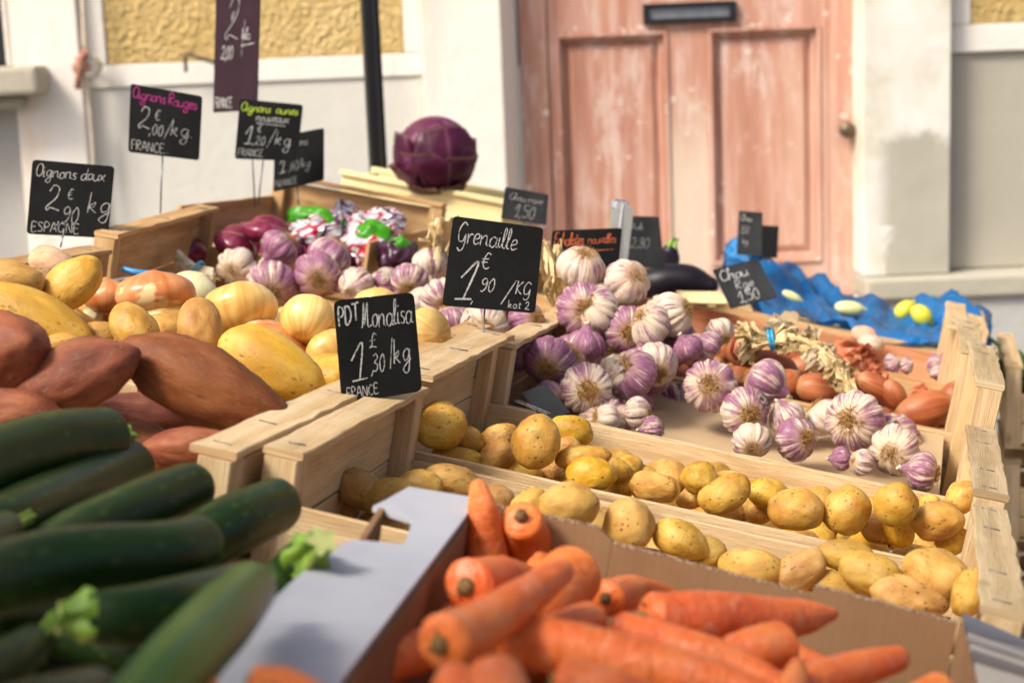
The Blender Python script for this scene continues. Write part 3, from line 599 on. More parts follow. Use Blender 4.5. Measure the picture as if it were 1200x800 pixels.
# stack of crates standing on the ground at the right
base=at_z(1176,560,2.75); yawr=R_(-14)
zt=at_z(1180,424,2.75).z; nst=int(zt/.155)
for k in range(nst):
    z1=zt-k*.155
    raw=Matrix.Translation((base.x,base.y,z1))@Matrix.Rotation(yawr+random.uniform(-.02,.02),4,'Z')
    which=['topmost','second from the top','third from the top','fourth from the top','fifth from the top','sixth from the top','lowest'][min(k,6)]
    crate('pale slatted crate in the stack right of the stall, %s'%which,0,0,L=.40,W=.30,htop=0.0,hside=-.045,hbot=-.135,raw=raw,group='stacked crates right of the stall',mat='wood')
# something green lies in the topmost crate: leafy greens
bm=bmesh.new()
for i in range(46):
    a=random.uniform(0,2*PI); r=random.uniform(0,.07); p=Vector((math.cos(a)*r,math.sin(a)*r,-.08)); d=Vector((math.cos(a)*.6,math.sin(a)*.6,random.uniform(.5,1.1))).normalized(); s_=d.cross(Z).normalized(); L=random.uniform(.07,.13); wd=random.uniform(.012,.022)
    pv=None
    for k in range(6):
        u=k/5; q=p+d*L*u+Vector((math.cos(a),math.sin(a),-.5))*u*u*.03; ww=wd*math.sin(PI*min(.97,u*.9+.1)); a1=bm.verts.new(q-s_*ww); a2=bm.verts.new(q+s_*ww+Vector((0,0,.004)))
        if pv: bm.faces.new((pv[0],pv[1],a2,a1))
        pv=(a1,a2)
g=G('leaf_green',.5); g.col(g.ramp(g.noise(g.coord(),30,3),[(.3,(.03,.10,.015)),(.7,(.09,.22,.04))])); g.sss(.1); M['leaf']=g.m
q=Matrix.Translation((base.x,base.y,zt))@Matrix.Rotation(yawr,4,'Z')@Matrix.Translation((.10,.12,0))
o=link('leafy_greens',bm2me(bm,'leafy_greens'),M['leaf'],None,q); tag(o,'bunch of leafy greens in the top crate of the stack at the right edge','greens')
# cardboard box of carrots
def sheet(bm,c0,c1,c2,c3,th,nrm,n=1):
    """thick quad"""
    vs=[bm.verts.new(p) for p in (c0,c1,c2,c3)]+[bm.verts.new(p+nrm*th) for p in (c0,c1,c2,c3)]
    for q in ((3,2,1,0),(4,5,6,7),(0,1,5,4),(1,2,6,5),(2,3,7,6),(3,0,4,7)): bm.faces.new([vs[i] for i in q])
cb=thing('cardboard_box','open brown cardboard box of carrots with a pale grey flap folded out to the left','box',STM(0,0,0))
def poly_sheet(name,pts,th,nrm,mat,parent=cb):
    bm=bmesh.new(); a=[bm.verts.new(p) for p in pts]; b=[bm.verts.new(p+nrm*th) for p in pts]; n=len(pts)
    bm.faces.new(a); bm.faces.new(list(reversed(b)))
    for i in range(n): bm.faces.new((a[i],b[i],b[(i+1)%n],a[(i+1)%n]))
    bmesh.ops.recalc_face_normals(bm,faces=bm.faces); return link(name,bm2me(bm,name),M[mat],parent,smooth=False)
V3=lambda *a: Vector(a)
poly_sheet('back_wall',[V3(.155,-.026,-.14),V3(.155,-.026,.001),V3(.236,-.026,.002),V3(.246,-.026,-.004),V3(.246,-.026,-.14)],.004,Y,'card')
poly_sheet('back_wall',[V3(.247,-.031,-.14),V3(.247,-.031,-.004),V3(.376,-.031,-.009),V3(.376,-.031,-.14)],.004,Y,'card')
poly_sheet('back_wall',[V3(.366,-.0365,-.14),V3(.372,-.0365,-.001),V3(.457,-.0365,-.004),V3(.457,-.0365,-.14)],.004,Y,'card')
# corrugated cut edge on top of the back wall
bm=bmesh.new()
for x0,x1,z0,z1,y in ((.156,.236,.0012,.0022,-.024),(.247,.376,-.004,-.009,-.029),(.372,.457,-.001,-.004,-.0345)):
    n=int((x1-x0)/.003)
    for i in range(n):
        u=(i+.5)/n; box(bm,V3(x0+(x1-x0)*u,y+ (.0007 if i%2 else -.0007),z0+(z1-z0)*u+.0004),.0026,.0024,.0012+.0006*random.random())
link('cut_edge',bm2me(bm,'cut_edge'),M['cardedge'],cb,smooth=False)
poly_sheet('left_wall',[V3(.155,-.025,-.14),V3(.155,-.025,-.0015),V3(.205,-.60,-.0015),V3(.205,-.60,-.14)],.004,X,'carddark' if 0 else 'card')
poly_sheet('right_wall',[V3(.459,-.035,-.14),V3(.459,-.035,-.003),V3(.484,-.60,-.003),V3(.484,-.60,-.14)],.004,X,'card')
# folded out flap with two notches
poly_sheet('flap',[V3(.157,-.022,.0),V3(.114,-.035,.001),V3(.112,-.075,.001),V3(.109,-.092,.0),V3(.128,-.098,.0),V3(.137,-.100,.0),V3(.143,-.128,.0),V3(.148,-.152,.0),V3(.122,-.165,0.0),V3(.116,-.20,0.0),V3(.110,-.215,-.001),V3(.118,-.225,-.001),V3(.125,-.34,-.001),V3(.15,-.60,-.001),V3(.208,-.60,-.0005),V3(.186,-.36,.0)],.0035,Z,'cardwhite')
poly_sheet('torn_tab',[V3(.1135,-.094,-.030),V3(.1135,-.094,.004),V3(.1215,-.150,.002),V3(.1215,-.150,-.030)],.0035,X,'card')
g=G('striped_printed_card',.35,.5); v=g.coord('Object',(1,1,1)); sp=g.n('ShaderNodeSeparateXYZ'); g.l(v,sp.inputs[0]); n=g.noise(g.coord('Object',(4,14,1)),3,4,.6)
y_=g.math('ADD',sp.outputs[1],g.math('MULTIPLY',n,.03)); c=g.ramp(g.math('MULTIPLY_ADD',y_,8,1.25),[(0,(.42,.40,.38)),(.34,(.36,.34,.32)),(.40,(.03,.04,.07)),(.55,(.10,.11,.15)),(.60,(.42,.40,.38)),(.68,(.05,.06,.10)),(.76,(.30,.30,.32)),(.82,(.02,.04,.09)),(1,(.06,.10,.18))]); g.col(c); M['print']=g.m
poly_sheet('printed_flap',[V3(.459,-.036,.0),V3(.540,-.060,-.010),V3(.56,-.36,-.015),V3(.476,-.36,.0)],.003,Z,'print')
poly_sheet('base',[V3(.16,-.03,-.14),V3(.458,-.035,-.14),V3(.48,-.60,-.14),V3(.205,-.60,-.14)],.003,Z,'card')
# crate of courgettes, front left
crate('front left crate heaped with dark green courgettes',-.42,-.345,L=.51,W=.30,htop=-.075,hside=-.08,hbot=-.14,mat='wood_g')

M['liner']=simple('tan_card_liner',(.50,.36,.21),.8,0,.12,14,.1)
ln=poly_sheet('card_liner',[V3(.13,.612,-.100),V3(.465,.612,-.100),V3(.465,.885,-.058),V3(.13,.885,-.058)],.003,-Z,'liner',None)
ln.matrix_world=STM(0,0,0); tag(ln,'plain tan card liner visible between the garlic heap and the dividing board','liner')
# ================================================================== VEGETABLES
PL=[]
def add(kind,cx,cy,w,h,label,ang=0,tilt=0,lvl=None,t=None,tb=(0,.3),mat=None,mi=None,name=None,**kw):
    k=at_t(cx,cy,t)[1] if t is not None else at_h(cx,cy,lvl)[1]
    d=ray(cx,cy); rpx=min(w,h)/2
    # keep inside the crate: t(k)=(d*k-T).V
    dv=d.dot(Vc); tv=Tc.dot(Vc); rm=rpx*k/F
    kmin=(tb[0]+rm*.9+tv)/dv; kmax=(tb[1]-rm*.8+tv)/dv
    k=max(kmin,min(kmax,k))
    PL.append(dict(kind=kind,px=cx,py=cy,w=w,h=h,ang=ang,tilt=tilt,k=k,kmin=kmin,kmax=kmax,r=rpx,label=label,mat=mat,mi=mi,name=name,kw=kw))
    return PL[-1]
# ---- small potatoes, right column second crate (B)
Bt=(.308,.592)
GB='small round potato '
for r in [
(517,499,64,54,'large smooth oval one in the left corner',5,0,-.035),(551,515,34,30,'half hidden behind the large oval one',-30,0,-.05),(535,537,60,28,'freckled, low under the large oval one in the left corner',-8,0,-.065),
(583,512,46,30,'lying tilted left behind the tall brown blotched one',20,0,-.045),(582,535,46,38,'with a dark rotten eye left of the tall blotched one',30,20,-.06),(629,517,60,56,'tallest of the crate, tan with brown blotches',60,20,-.02),
(668,506,52,38,'plain yellow behind the tall blotched one, by the back board',-20,0,-.035),(666,524,28,26,'pale knobbly bit between two bigger ones',10,0,-.045),(684,537,60,34,'orange brown, leaning on the netted one',8,10,-.04),
(692,555,58,42,'netted tan skin, right against the front board',4,20,-.05),(610,552,52,32,'pale, front board, below the tall blotched one',-15,10,-.07),(648,553,36,32,'deep yellow, in the gap beside the pale front one',0,20,-.07),
(723,551,30,28,'dull beige, right of the orange brown one',0,0,-.055),(738,546,30,26,'bright yellow tip by the back board, left half',-10,0,-.05),(733,567,38,30,'pale, wedged beside the shiny lemon one',25,0,-.065),
(766,571,56,38,'shiny lemon coloured, left of the wide gap',-12,0,-.055),(753,554,30,20,'brownish scabby, behind the shiny lemon one',-10,0,-.055),
(819,560,42,36,'clean yellow upper one right of the wide gap',10,20,-.04),(816,580,44,28,'freckled one under the clean upper yellow one',25,0,-.06),(854,566,40,30,'peeping over the large freckled lemon one',0,0,-.045),
(850,580,62,42,'large freckled lemon one in the middle group',22,10,-.045),(856,600,36,24,'low one touching the front board under the freckled lemon one',0,0,-.07),(900,578,50,36,'scaly orange tan one by the back board',-8,0,-.045),
(889,601,34,26,'little yellow one with a central eye, low',0,20,-.065),(932,596,64,48,'large pale smooth one in the front row',-8,10,-.05),(962,588,34,34,'brown one peeping between the pale and the cracked one',-40,0,-.055),
(992,597,56,54,'cracked lumpy yellow one dotted with brown',60,20,-.045),(1050,591,52,48,'shiny amber round one, by the back board',10,40,-.03),(1098,610,60,46,'amber oval one with scratched spots',14,10,-.04),
(1053,622,40,34,'plain yellow one below the shiny amber one',-50,0,-.06),(1028,619,46,36,'flat sided yellow one right of the cracked one',-35,0,-.065),(1117,632,40,32,'orange one low in the right corner',25,0,-.055),
(1128,582,42,38,'golden one highest in the right corner',30,0,-.03),(1089,591,32,24,'pale one behind the amber pair',0,0,-.045),(1022,598,36,30,'hidden behind the cracked lumpy one',0,0,-.055),
(1086,640,34,22,'just showing over the front board at the right',0,0,-.08),(1068,642,34,20,'rosy brown sliver over the front board',0,0,-.085)]:
    add('pot',r[0],r[1],r[2],r[3],GB+r[4],r[5],r[6],r[7],tb=Bt,mat='pot_b',grp='small round potatoes in the Grenaille crate')
# ---- larger potatoes, right column first crate (A)
At=(.008,.288)
for r in [
(424,574,60,44,'dark shaded one at the far left by the crate end',-30,0,-.06),(456,582,66,42,'second from the left crate end, half in shade',15,0,-.06),(492,568,52,34,'shaded one behind, against the back board at left',0,0,-.05),
(530,564,64,42,'broad brownish one left of the upright carrot',-10,0,-.05),(578,586,46,42,'small one just right of the upright carrot tip',10,0,-.06),(622,594,46,40,'scabby dark one with a broken sprout',20,0,-.055),
(665,592,74,56,'big round netted one in full view above the box edge',0,20,-.035),(737,615,66,60,'round one with a dark lower end, second in the row',60,30,-.045),(798,632,66,42,'long one with a shadowed left side',-30,0,-.05),
(822,650,58,42,'smooth golden one, third group',15,0,-.06),(884,667,78,50,'broad pale one cut by the box edge',-14,0,-.06),(938,668,66,46,'greenish one beside the broad pale one',30,0,-.055),
(992,650,66,38,'dirty scabby one against the dividing board',-8,0,-.04),(1020,672,72,50,'one with two black eyes like a face',-24,10,-.045),(982,690,82,42,'brown patched one cut by the box edge',-10,0,-.065),
(1066,700,86,46,'freckled tan one in the front right',-14,0,-.055),(1095,676,78,62,'large orange golden one right of the eyed one',-35,10,-.04),(1137,695,60,42,'upright one in the right corner against the rail',75,10,-.04),
(752,650,46,30,'low one hidden behind the box edge in the middle',-20,0,-.085),(385,592,66,34,'low shaded one in the left corner of its crate',-15,0,-.08),(516,602,60,40,'hidden low one behind the grey flap',0,0,-.085),(700,612,50,40,'low brown one between the two roundest',0,0,-.08)]:
    add('pot',r[0],r[1],r[2],r[3],'yellow potato, '+r[4],r[5],r[6],r[7],tb=At,mat='pot_a',grp='yellow potatoes in the Monalisa crate')
# ---- large potatoes, left column
Lt=(.308,.69)
for r in [
(14,328,74,46,'large yellow potato, round, at the left edge over the long one',-5,0,.0,'pot_c'),(84,334,82,54,'large smooth yellow potato tilted up to the right, dark at its upper tip',38,10,.0,'pot_c'),
(36,372,150,64,'longest yellow potato, curving down from the left edge, with a scar',-25,0,.005,'pot_c'),(157,384,64,48,'yellow potato standing behind the pointed sweet potato',-50,20,-.005,'pot_c'),
(234,387,70,54,'upright oval yellow potato beside the yellow onion',-70,20,.0,'pot_c'),(321,433,142,76,'biggest warty yellow potato lying behind the Monalisa board',-28,0,-.002,'pot_c'),
(116,394,50,36,'small yellow potato low beside the standing one',0,0,-.03,'pot_c'),(70,408,70,36,'pale yellow potato low behind the sweet potatoes',8,0,-.02,'pot_c'),(62,309,54,38,'rosy beige dull potato behind the two upper yellow ones',-10,0,.005,'pot_pale'),
(395,442,60,50,'yellow potato mostly hidden behind the Monalisa board',-20,0,-.02,'pot_c'),(188,388,50,40,'yellow potato in the gap between the two standing ones',0,0,-.03,'pot_c')]:
    add('bigpot' if r[2]>120 else 'pot',r[0],r[1],r[2],r[3],r[4],r[5],r[6],r[7],tb=Lt if r[0]<300 or 1 else Lt,mat=r[8],name='potato',grp='large yellow potatoes at the left')
# ---- sweet potatoes
St=(.01,.32)
for r in [
(2,414,110,98,'dark round ended sweet potato at the left edge',20,50,.01),(92,441,158,80,'sweet potato with a pointed upturned tip at its right end',22,0,.005),(243,453,226,94,'thickest reddish brown sweet potato slanting down to the right',-25,0,.005),
(16,483,130,56,'pinkish sweet potato behind the uppermost courgette',-6,0,-.02),(180,490,150,56,'dark sweet potato wedged below the pointed one',-12,0,-.035),(226,522,120,46,'pink skinned sweet potato end beside the crate corner',4,0,-.03)]:
    add('sweet',r[0],r[1],r[2],r[3],r[4],r[5],r[6],r[7],tb=St,mat='sweet',name='sweet_potato',grp='sweet potatoes')
# ---- onions
Ot=(.72,1.13)
for r in [
(181,346,98,58,'copper onion with a bare cream patch',96,-4,.0,'onion_o'),(281,363,90,68,'shiny golden onion in front of the purple garlic',100,-15,.01,'onion_y'),(361,374,66,62,'glossy yellow onion with a scratched skin below the garlic',80,-30,.01,'onion_y'),
(325,400,84,44,'flaky tan onion between two potatoes and the glossy one',60,10,-.01,'onion_o'),(388,414,64,50,'pale onion half hidden by the Monalisa board',130,-40,.0,'onion_y'),(192,376,60,40,'straw coloured onion with its root end up',80,60,-.03,'onion_y'),
(228,341,60,46,'pale greenish onion behind the copper one',60,0,-.02,'onion_pale'),(125,347,56,44,'pinkish brown onion left of the copper one',90,0,-.01,'onion_o'),(445,368,70,52,'golden onion behind the Monalisa board',70,-50,-.01,'onion_y'),
(430,415,66,54,'yellow onion behind the lower right of the Monalisa board',50,0,-.02,'onion_y'),(500,392,64,46,'flaky golden onion root end under the purple garlic',0,50,.0,'onion_y'),(107,371,26,22,'small pale green onion stub beside the wood chip',0,50,-.02,'onion_pale')]:
    add('onion',r[0],r[1],r[2],r[3],r[4],r[5],r[6],r[7],tb=(.5,1.13),mat=r[8],name='onion',grp='onions')
for r in [(216,297,54,42,'plum red onion left of the dried stalk bundle',100,0,.0),(186,305,44,46,'dark red onion in the shade at the crate side',110,0,-.01),(310,273,54,30,'upper red onion behind the purple garlic',80,0,.0),
 (277,291,56,36,'rosy red onion above the white garlic',60,0,.01),]:
    add('onion',r[0],r[1],r[2],r[3],r[4],r[5],r[6],r[7],tb=(1.08,1.5),mat='onion_r',name='red_onion',grp='red onions')
# ---- garlic:  (cx,cy,w,h,label,root angle,root tilt,t,skin,mesh)
Gt=(.612,.885)
gg=[
(681,314,66,52,'creamy white one crowning the heap, root up',75,35,.86,'w',0),(735,331,60,56,'knobbly white one right of the crowning one',35,55,.85,'w',2),(683,362,66,64,'strongly purple striped one facing forward under the crowning one',-60,82,.80,'p',1),
(734,386,58,58,'lilac one facing forward right of the strongest purple one',-60,75,.80,'m',3),(788,369,52,58,'white one with a purple shoulder, its root pointing right',20,25,.82,'w',4),(686,404,58,36,'shadowed one with a bright white clove tip',-95,-10,.77,'p',0),
(767,427,62,54,'purple blotched one with its root low, mid heap',-75,55,.75,'m',1),(806,408,38,36,'smooth rosy purple clove behind the blotched one',-60,-20,.80,'p',2),(829,405,38,36,'white and violet one behind the heap, right of the rosy clove',-40,-10,.82,'m',4),
(644,423,62,64,'brown purple one above the small slate sign',-110,62,.70,'p',3),(607,414,44,42,'dull mauve one tucked at the left against the post',-10,30,.70,'p',0),(687,455,64,62,'dusty cream and lilac one facing forward, lowest big one at left',-60,84,.655,'m',3),
(727,440,52,56,'brownish white one seen from its side in the heap middle',-140,-20,.71,'w',1),(711,491,46,28,'small tan one low on the dividing board',170,10,.632,'w',4),(747,483,36,40,'smooth silvery one above the dividing board',0,20,.65,'m',2),
(765,503,40,24,'purple sliver low behind the dividing board',0,0,.635,'p',0),(832,452,64,66,'violet based one at the right shoulder of the heap',150,80,.73,'m',1),(897,448,62,54,'mauve one lying on its side below the tied stalks',150,-20,.79,'m',0),
(873,482,62,58,'lilac one with a broad tan root, left of the braid',-40,75,.72,'m',3),(881,517,60,36,'white one sinking behind the dividing board',-100,60,.64,'w',4),(922,490,46,44,'pale violet one behind the violet cheeked one',-60,-10,.74,'m',2),
(932,515,56,52,'violet cheeked one with its root facing right',10,55,.67,'p',1),(966,489,50,50,'white one seen from the side, left of the biggest braided one',130,-10,.77,'w',0),(1002,493,76,70,'biggest one at the end of the braid',175,62,.70,'m',1),
(1049,526,60,62,'white cheeked one hanging right of the biggest',-150,60,.665,'w',0),(1010,542,36,30,'broken white one with a brown cut end on the board',170,20,.645,'w',2),(986,537,32,28,'dark violet clove left of the broken one',0,0,.66,'p',4),
(1081,552,62,36,'violet fan striped one, last on the right',-10,15,.64,'p',3),(843,389,36,38,'dull beige one left of the tied stalks',-60,40,.86,'w',4),
(1035,505,44,50,'lilac one behind the biggest braided one',30,-20,.73,'m',2),(800,400,44,44,'shadowed one deep behind the white shouldered one',0,-20,.86,'p',1)]
for r in gg: add('garlic',r[0],r[1],r[2],r[3],'garlic bulb: '+r[4],r[5],r[6],t=r[7],tb=Gt,mat='gar_'+r[8],mi=r[9],grp='garlic bulbs in the tall crate')
# garlic behind the Grenaille board (next column) and the sunlit cluster on the left
gg=[
(505,309,50,44,'white one with dry stems beside the dark packets',100,-20,1.0,'w',0),(480,328,52,40,'violet fan shaped one with its root in front',-95,45,.92,'p',1),(493,355,40,40,'white cheeked one behind the Monalisa board corner',-20,-10,.85,'w',2),
(516,348,48,50,'white and mauve one left of the Grenaille board',-60,50,.82,'m',0),(527,377,48,42,'crimson shaded one under the Grenaille board',100,-10,.78,'p',4),(568,382,66,48,'cream flattened one behind the pin of the Grenaille board',-90,78,.74,'w',3),
(617,377,54,46,'dark purple one right below the Grenaille board',20,45,.78,'p',1),(418,334,52,38,'smooth white bulb above the Monalisa board',30,-60,.95,'w',4),(453,329,30,36,'magenta clove beside the smooth white bulb',0,-10,.97,'p',2),
(600,345,56,52,'shaded one hidden by the Grenaille board',0,30,.88,'m',0),(560,335,56,52,'white one hidden by the Grenaille board',0,30,.90,'w',3),
(328,291,58,40,'violet one at the top of the left cluster, lying sideways',40,-10,1.03,'p',3),(386,301,62,48,'lilac white one at the top right of the left cluster',55,-10,1.02,'m',0),(371,322,62,54,'purple one facing forward with a broad tan root, right in the left cluster',-60,66,.95,'p',0),
(318,333,60,64,'purple striped one with a white top, front of the left cluster',-80,55,.93,'p',1),(278,314,56,46,'white one, leftmost of the left cluster',-120,68,.97,'w',2)]
for r in gg: add('garlic',r[0],r[1],r[2],r[3],'garlic bulb: '+r[4],r[5],r[6],t=r[7],tb=(.62,1.2),mat='gar_'+r[8],mi=r[9],grp='garlic bulbs heaped between the crates')
# ---- shallots
for r in [
(957,455,52,38,'faceted orange shallot left of the braid end',-10,0,-.04),(908,428,56,34,'orange shallot under the tied stalks',-20,0,-.03),(940,432,50,32,'deep orange shallot behind the tied stalks',20,0,-.035),(1026,452,50,28,'bright shallot right of the braid',-25,0,-.045),
(1084,480,72,44,'largest brown shallot in the right corner',15,0,-.045),(1116,466,40,32,'shallot at the right end board',70,0,-.035),(1005,455,46,34,'shallot in the shade under the braid',0,0,-.055),(872,410,44,40,'pale orange shallot left under the stalks',60,0,-.02),
(848,408,40,36,'flaky shallot at the far left of the orange pile',30,0,-.03),(975,440,44,30,'shallot pressed behind the faceted one',0,0,-.04),(1048,462,40,26,'shallot with a torn skin, right of the bright one',-60,0,-.05),(918,452,46,34,'shallot low behind the side lying garlic',40,0,-.045),(1060,492,44,24,'low brown shallot beside the largest',0,0,-.06),(1110,490,50,24,'low shallot in the far right corner',0,0,-.06),(700,468,40,26,'orange shallot peeping through the garlic heap',0,0,-.05)]:
    add('shallot',r[0],r[1],r[2],r[3],r[4],r[5],r[6],r[7],tb=(.91,1.185) if r[0]>710 else (.7,.85),mat='shallot',name='shallot',grp='shallots')
# loose papery skins on some bulbs
g=G('papery_garlic_skin',.6,.3); g.col(g.ramp(g.noise(g.coord('Object',(1,1,1),g.rvec()),5,4),[(.35,(.60,.46,.34)),(.55,(.74,.66,.58)),(.7,(.56,.36,.44))])); g.sss(.2); M['paper']=g.m
def skin_patch(seed):
    rr=random.Random(seed); bm=bmesh.new(); n=14; rows=[]
    for i in range(n+1):
        row=[]
        for j in range(n+1):
            a=(i/n-.5)*1.3; b=-.9+1.7*j/n; lift=.03+.10*max(0,abs(i/n-.5)-.32)*2+.12*max(0,j/n-.75)+.03*noise.noise(Vector((i*.5,j*.5,seed)))
            r=.5*(1+lift); row.append(bm.verts.new(Vector((math.cos(b)*math.cos(a)*r,math.cos(b)*math.sin(a)*r,math.sin(b)*r*.80))))
        rows.append(row)
    for i in range(n):
        for j in range(n):
            e=min(i,n-1-i,j,n-1-j)
            if e<3 and noise.noise(Vector((i*.6,j*.6,seed*5.1)))>-.12+.16*e: continue
            bm.faces.new((rows[i][j],rows[i+1][j],rows[i+1][j+1],rows[i][j+1]))
    for v_ in [v_ for v_ in bm.verts if not v_.link_faces]: bm.verts.remove(v_)
    bmesh.ops.solidify(bm,geom=bm.faces[:],thickness=.006)
    return bm2me(bm,'loose_skin')
ME['skin']=[skin_patch(i) for i in range(4)]
# ---- push overlapping things apart along their sight lines
for it in range(80):
    for i in range(len(PL)):
        a=PL[i]
        for j in range(i):
            b=PL[j]; dp=math.hypot(a['px']-b['px'],a['py']-b['py'])
            if dp>(a['r']+b['r']): continue
            ka,kb=a['k'],b['k']; ra,rb=a['r']*ka/F,b['r']*kb/F
            need=.80*(ra+rb); lat=dp*(ka+kb)/2/F; cur=abs(ka-kb); want=math.sqrt(max(0,need*need-lat*lat))
            if cur<want:
                m_=(want-cur)*.25; 
                near=ka<kb or (ka==kb and a['py']>b['py'])
                sgn=-1 if near else 1
                a['k']=max(a['kmin'],min(a['kmax'],ka+sgn*m_)); b['k']=max(b['kmin'],min(b['kmax'],kb-sgn*m_))
cnt=0
def place(p):
    global cnt
    cnt+=1; rr=random.Random(cnt*13+5)
    k=p['k']; pos=c2w(*(ray(p['px'],p['py'])*k)); W_=p['w']*k/F; H_=p['h']*k/F
    if p['kind']=='pot': W_*=1.04; H_*=1.04
    ax=scr_axis(p['ang'],p['tilt']); spin=rr.uniform(0,2*PI); kd=p['kind']
    if kd=='garlic':
        dz=-ax; D_=max(W_,H_)*.5+min(W_,H_)*.5
        mw=Matrix.Translation(pos)@axis_mat(dz,spin,'Z')@Matrix.Diagonal((D_*1.0,D_*1.0,D_,1))
        mi=p['mi']; t_=thing('garlic_bulb',p['label'],'garlic',mw,p['kw']['grp'])
        link('bulb',ME['garlic'][mi].copy() if 0 else gm(mi,p['mat']),None,t_); link('root_tuft',ME['tuft'][cnt%3],M['root'],t_); 
        if cnt%3==0:
            o_=link('loose_skin',ME['skin'][(cnt//3)%4],M['paper'],t_,smooth=False); o_.matrix_basis=Matrix.Rotation(cnt*1.3,4,'Z')
        if p['tilt']<35: link('stalk',ME['stalk'][cnt%2],M['drypale'],t_)
        return t_
    if kd in('onion','shallot'):
        D_=max(W_,H_) if kd=='onion' else W_
        sc=(D_,D_,min(W_,H_)*1.12) if kd=='onion' else (H_,H_,W_/1.2)
        ax2=ax; mw=Matrix.Translation(pos)@axis_mat(ax2,spin,'Z')@Matrix.Diagonal((*sc,1))
        o=link(p['name'],mm(kd,cnt%len(ME[kd]),p['mat']),None,None,mw); tag(o,p['label'],{'red_onion':'onion'}.get(p['name'],p['name']),p['kw']['grp']); return o
    foreshort=max(.55,math.cos(R_(p['tilt']))); L_=W_/foreshort if kd!='pot' else W_
    th=H_; mw=Matrix.Translation(pos)@axis_mat(ax,spin if kd!='sweet' else rr.uniform(-.6,.6),'X')@Matrix.Diagonal((L_,th*rr.uniform(.95,1.06),th,1))
    o=link(p['name'] or 'potato',mm(kd,cnt%len(ME[kd]),p['mat']),None,None,mw)
    tag(o,p['label'],{'sweet_potato':'sweet potato'}.get(p['name'],'potato'),p['kw']['grp']); return o
_c={}
def mm(kd,i,mat):
    key=(kd,i,mat)
    if key not in _c:
        me=ME[kd][i].copy(); me.materials.clear(); me.materials.append(M[mat]); me.polygons.foreach_set('use_smooth',[True]*len(me.polygons)); _c[key]=me
    return _c[key]
def gm(i,mat): return mm('garlic',i,mat)
for p in PL: place(p)
# ---- vegetables lying underneath, seen only through the gaps
def fill(kind,mat,name,cat,label,grp,s0,s1,t0,t1,h0,size,n,asp=.8,hf=None):
    rr=random.Random(hash_(label)); nx=max(1,int((s1-s0)/size)); ny=max(1,int((t1-t0)/size)); q=0
    for i in range(nx):
        for j in range(ny):
            s=s0+(i+.5)*(s1-s0)/nx+rr.uniform(-.1,.1)*size; t=t0+(j+.5)*(t1-t0)/ny+rr.uniform(-.1,.1)*size
            hh=hf(s,t) if hf else h0
            if hh is None: continue
            pos=st(s,t,hh+rr.uniform(-.12,.12)*size); ax=(U*rr.gauss(0,1)+V*rr.gauss(0,1)+N*rr.gauss(0,.25)).normalized(); loc='Z' if kind in('onion','garlic','shallot') else 'X'
            if kind=='garlic': ax=(ax-N*.6).normalized()
            a=size*rr.uniform(.95,1.15); sc=(a,a,a) if kind=='garlic' else ((a*asp,a*asp,a) if kind=='shallot' else ((a,a,a*.9) if kind=='onion' else (a*1.1,a*asp,a*asp)))
            mw=Matrix.Translation(pos)@axis_mat(ax,rr.uniform(0,6),loc)@Matrix.Diagonal((*sc,1))
            if kind=='garlic':
                t_=thing(name,label,cat,mw,grp); link('bulb',gm(rr.randrange(5),mat),None,t_); link('root_tuft',ME['tuft'][0],M['root'],t_)
            else: tag(link(name,mm(kind,rr.randrange(len(ME[kind])),mat),None,None,mw),label,cat,grp)
def hash_(s): return sum(ord(c)*(i+1) for i,c in enumerate(s))
fill('pot','pot_b','potato','potato','small potato mostly covered by the upper ones in the Grenaille crate','small round potatoes in the Grenaille crate',.035,.47,.312,.590,-.098,.045,0)
fill('pot','pot_a','potato','potato','yellow potato mostly covered by the upper ones in the Monalisa crate','yellow potatoes in the Monalisa crate',.035,.465,.01,.285,-.093,.058,0)
fill('pot','pot_c','potato','potato','large potato covered by the upper ones at the left','large yellow potatoes at the left',-.44,-.06,.33,.68,-.065,.085,0)
fill('onion','onion_y','onion','onion','yellow onion covered by the upper onions and garlic','onions',-.42,-.07,.78,1.0,-.095,.075,0)
fill('sweet','sweet','sweet_potato','sweet potato','sweet potato covered by the upper ones','sweet potatoes',-.47,-.07,.03,.27,-.06,.10,0,.55)
fill('onion','onion_r','red_onion','onion','red onion covered by the others in the warm brown crate','red onions',-.58,-.36,1.20,1.5,-.06,.07,0)
fill('shallot','shallot','shallot','shallot','small shallot covered by the upper ones','shallots',.12,.47,.92,1.18,-.085,.045,0,.7)
fill('shallot','shallot','shallot','shallot','small shallot between the garlic heap and the braid','shallots',.10,.30,.95,1.15,-.05,.045,0,.7)
def hg(s,t): return None if (s>.15 and t<.80) else (-.075)
fill('garlic','gar_m','garlic_bulb','garlic','garlic bulb covered by the upper ones in the tall crate','garlic bulbs in the tall crate',.03,.44,.63,.88,0,.056,0,hf=hg)
fill('garlic','gar_p','garlic_bulb','garlic','garlic bulb buried in the heap at the left of the tall crate','garlic bulbs in the tall crate',.02,.17,.68,.88,-.03,.055,0)
fill('garlic','gar_w','garlic_bulb','garlic','garlic bulb buried under the crowning ones of the heap','garlic bulbs in the tall crate',.03,.17,.77,.89,.015,.053,0)
fill('garlic','gar_m','garlic_bulb','garlic','garlic bulb covered by the heap between the crates','garlic bulbs heaped between the crates',-.22,-.03,.74,1.0,-.05,.056,0)
fill('garlic','gar_m','garlic_bulb','garlic','garlic bulb under the sunlit left cluster','garlic bulbs heaped between the crates',-.36,-.2,.98,1.08,-.04,.056,0)
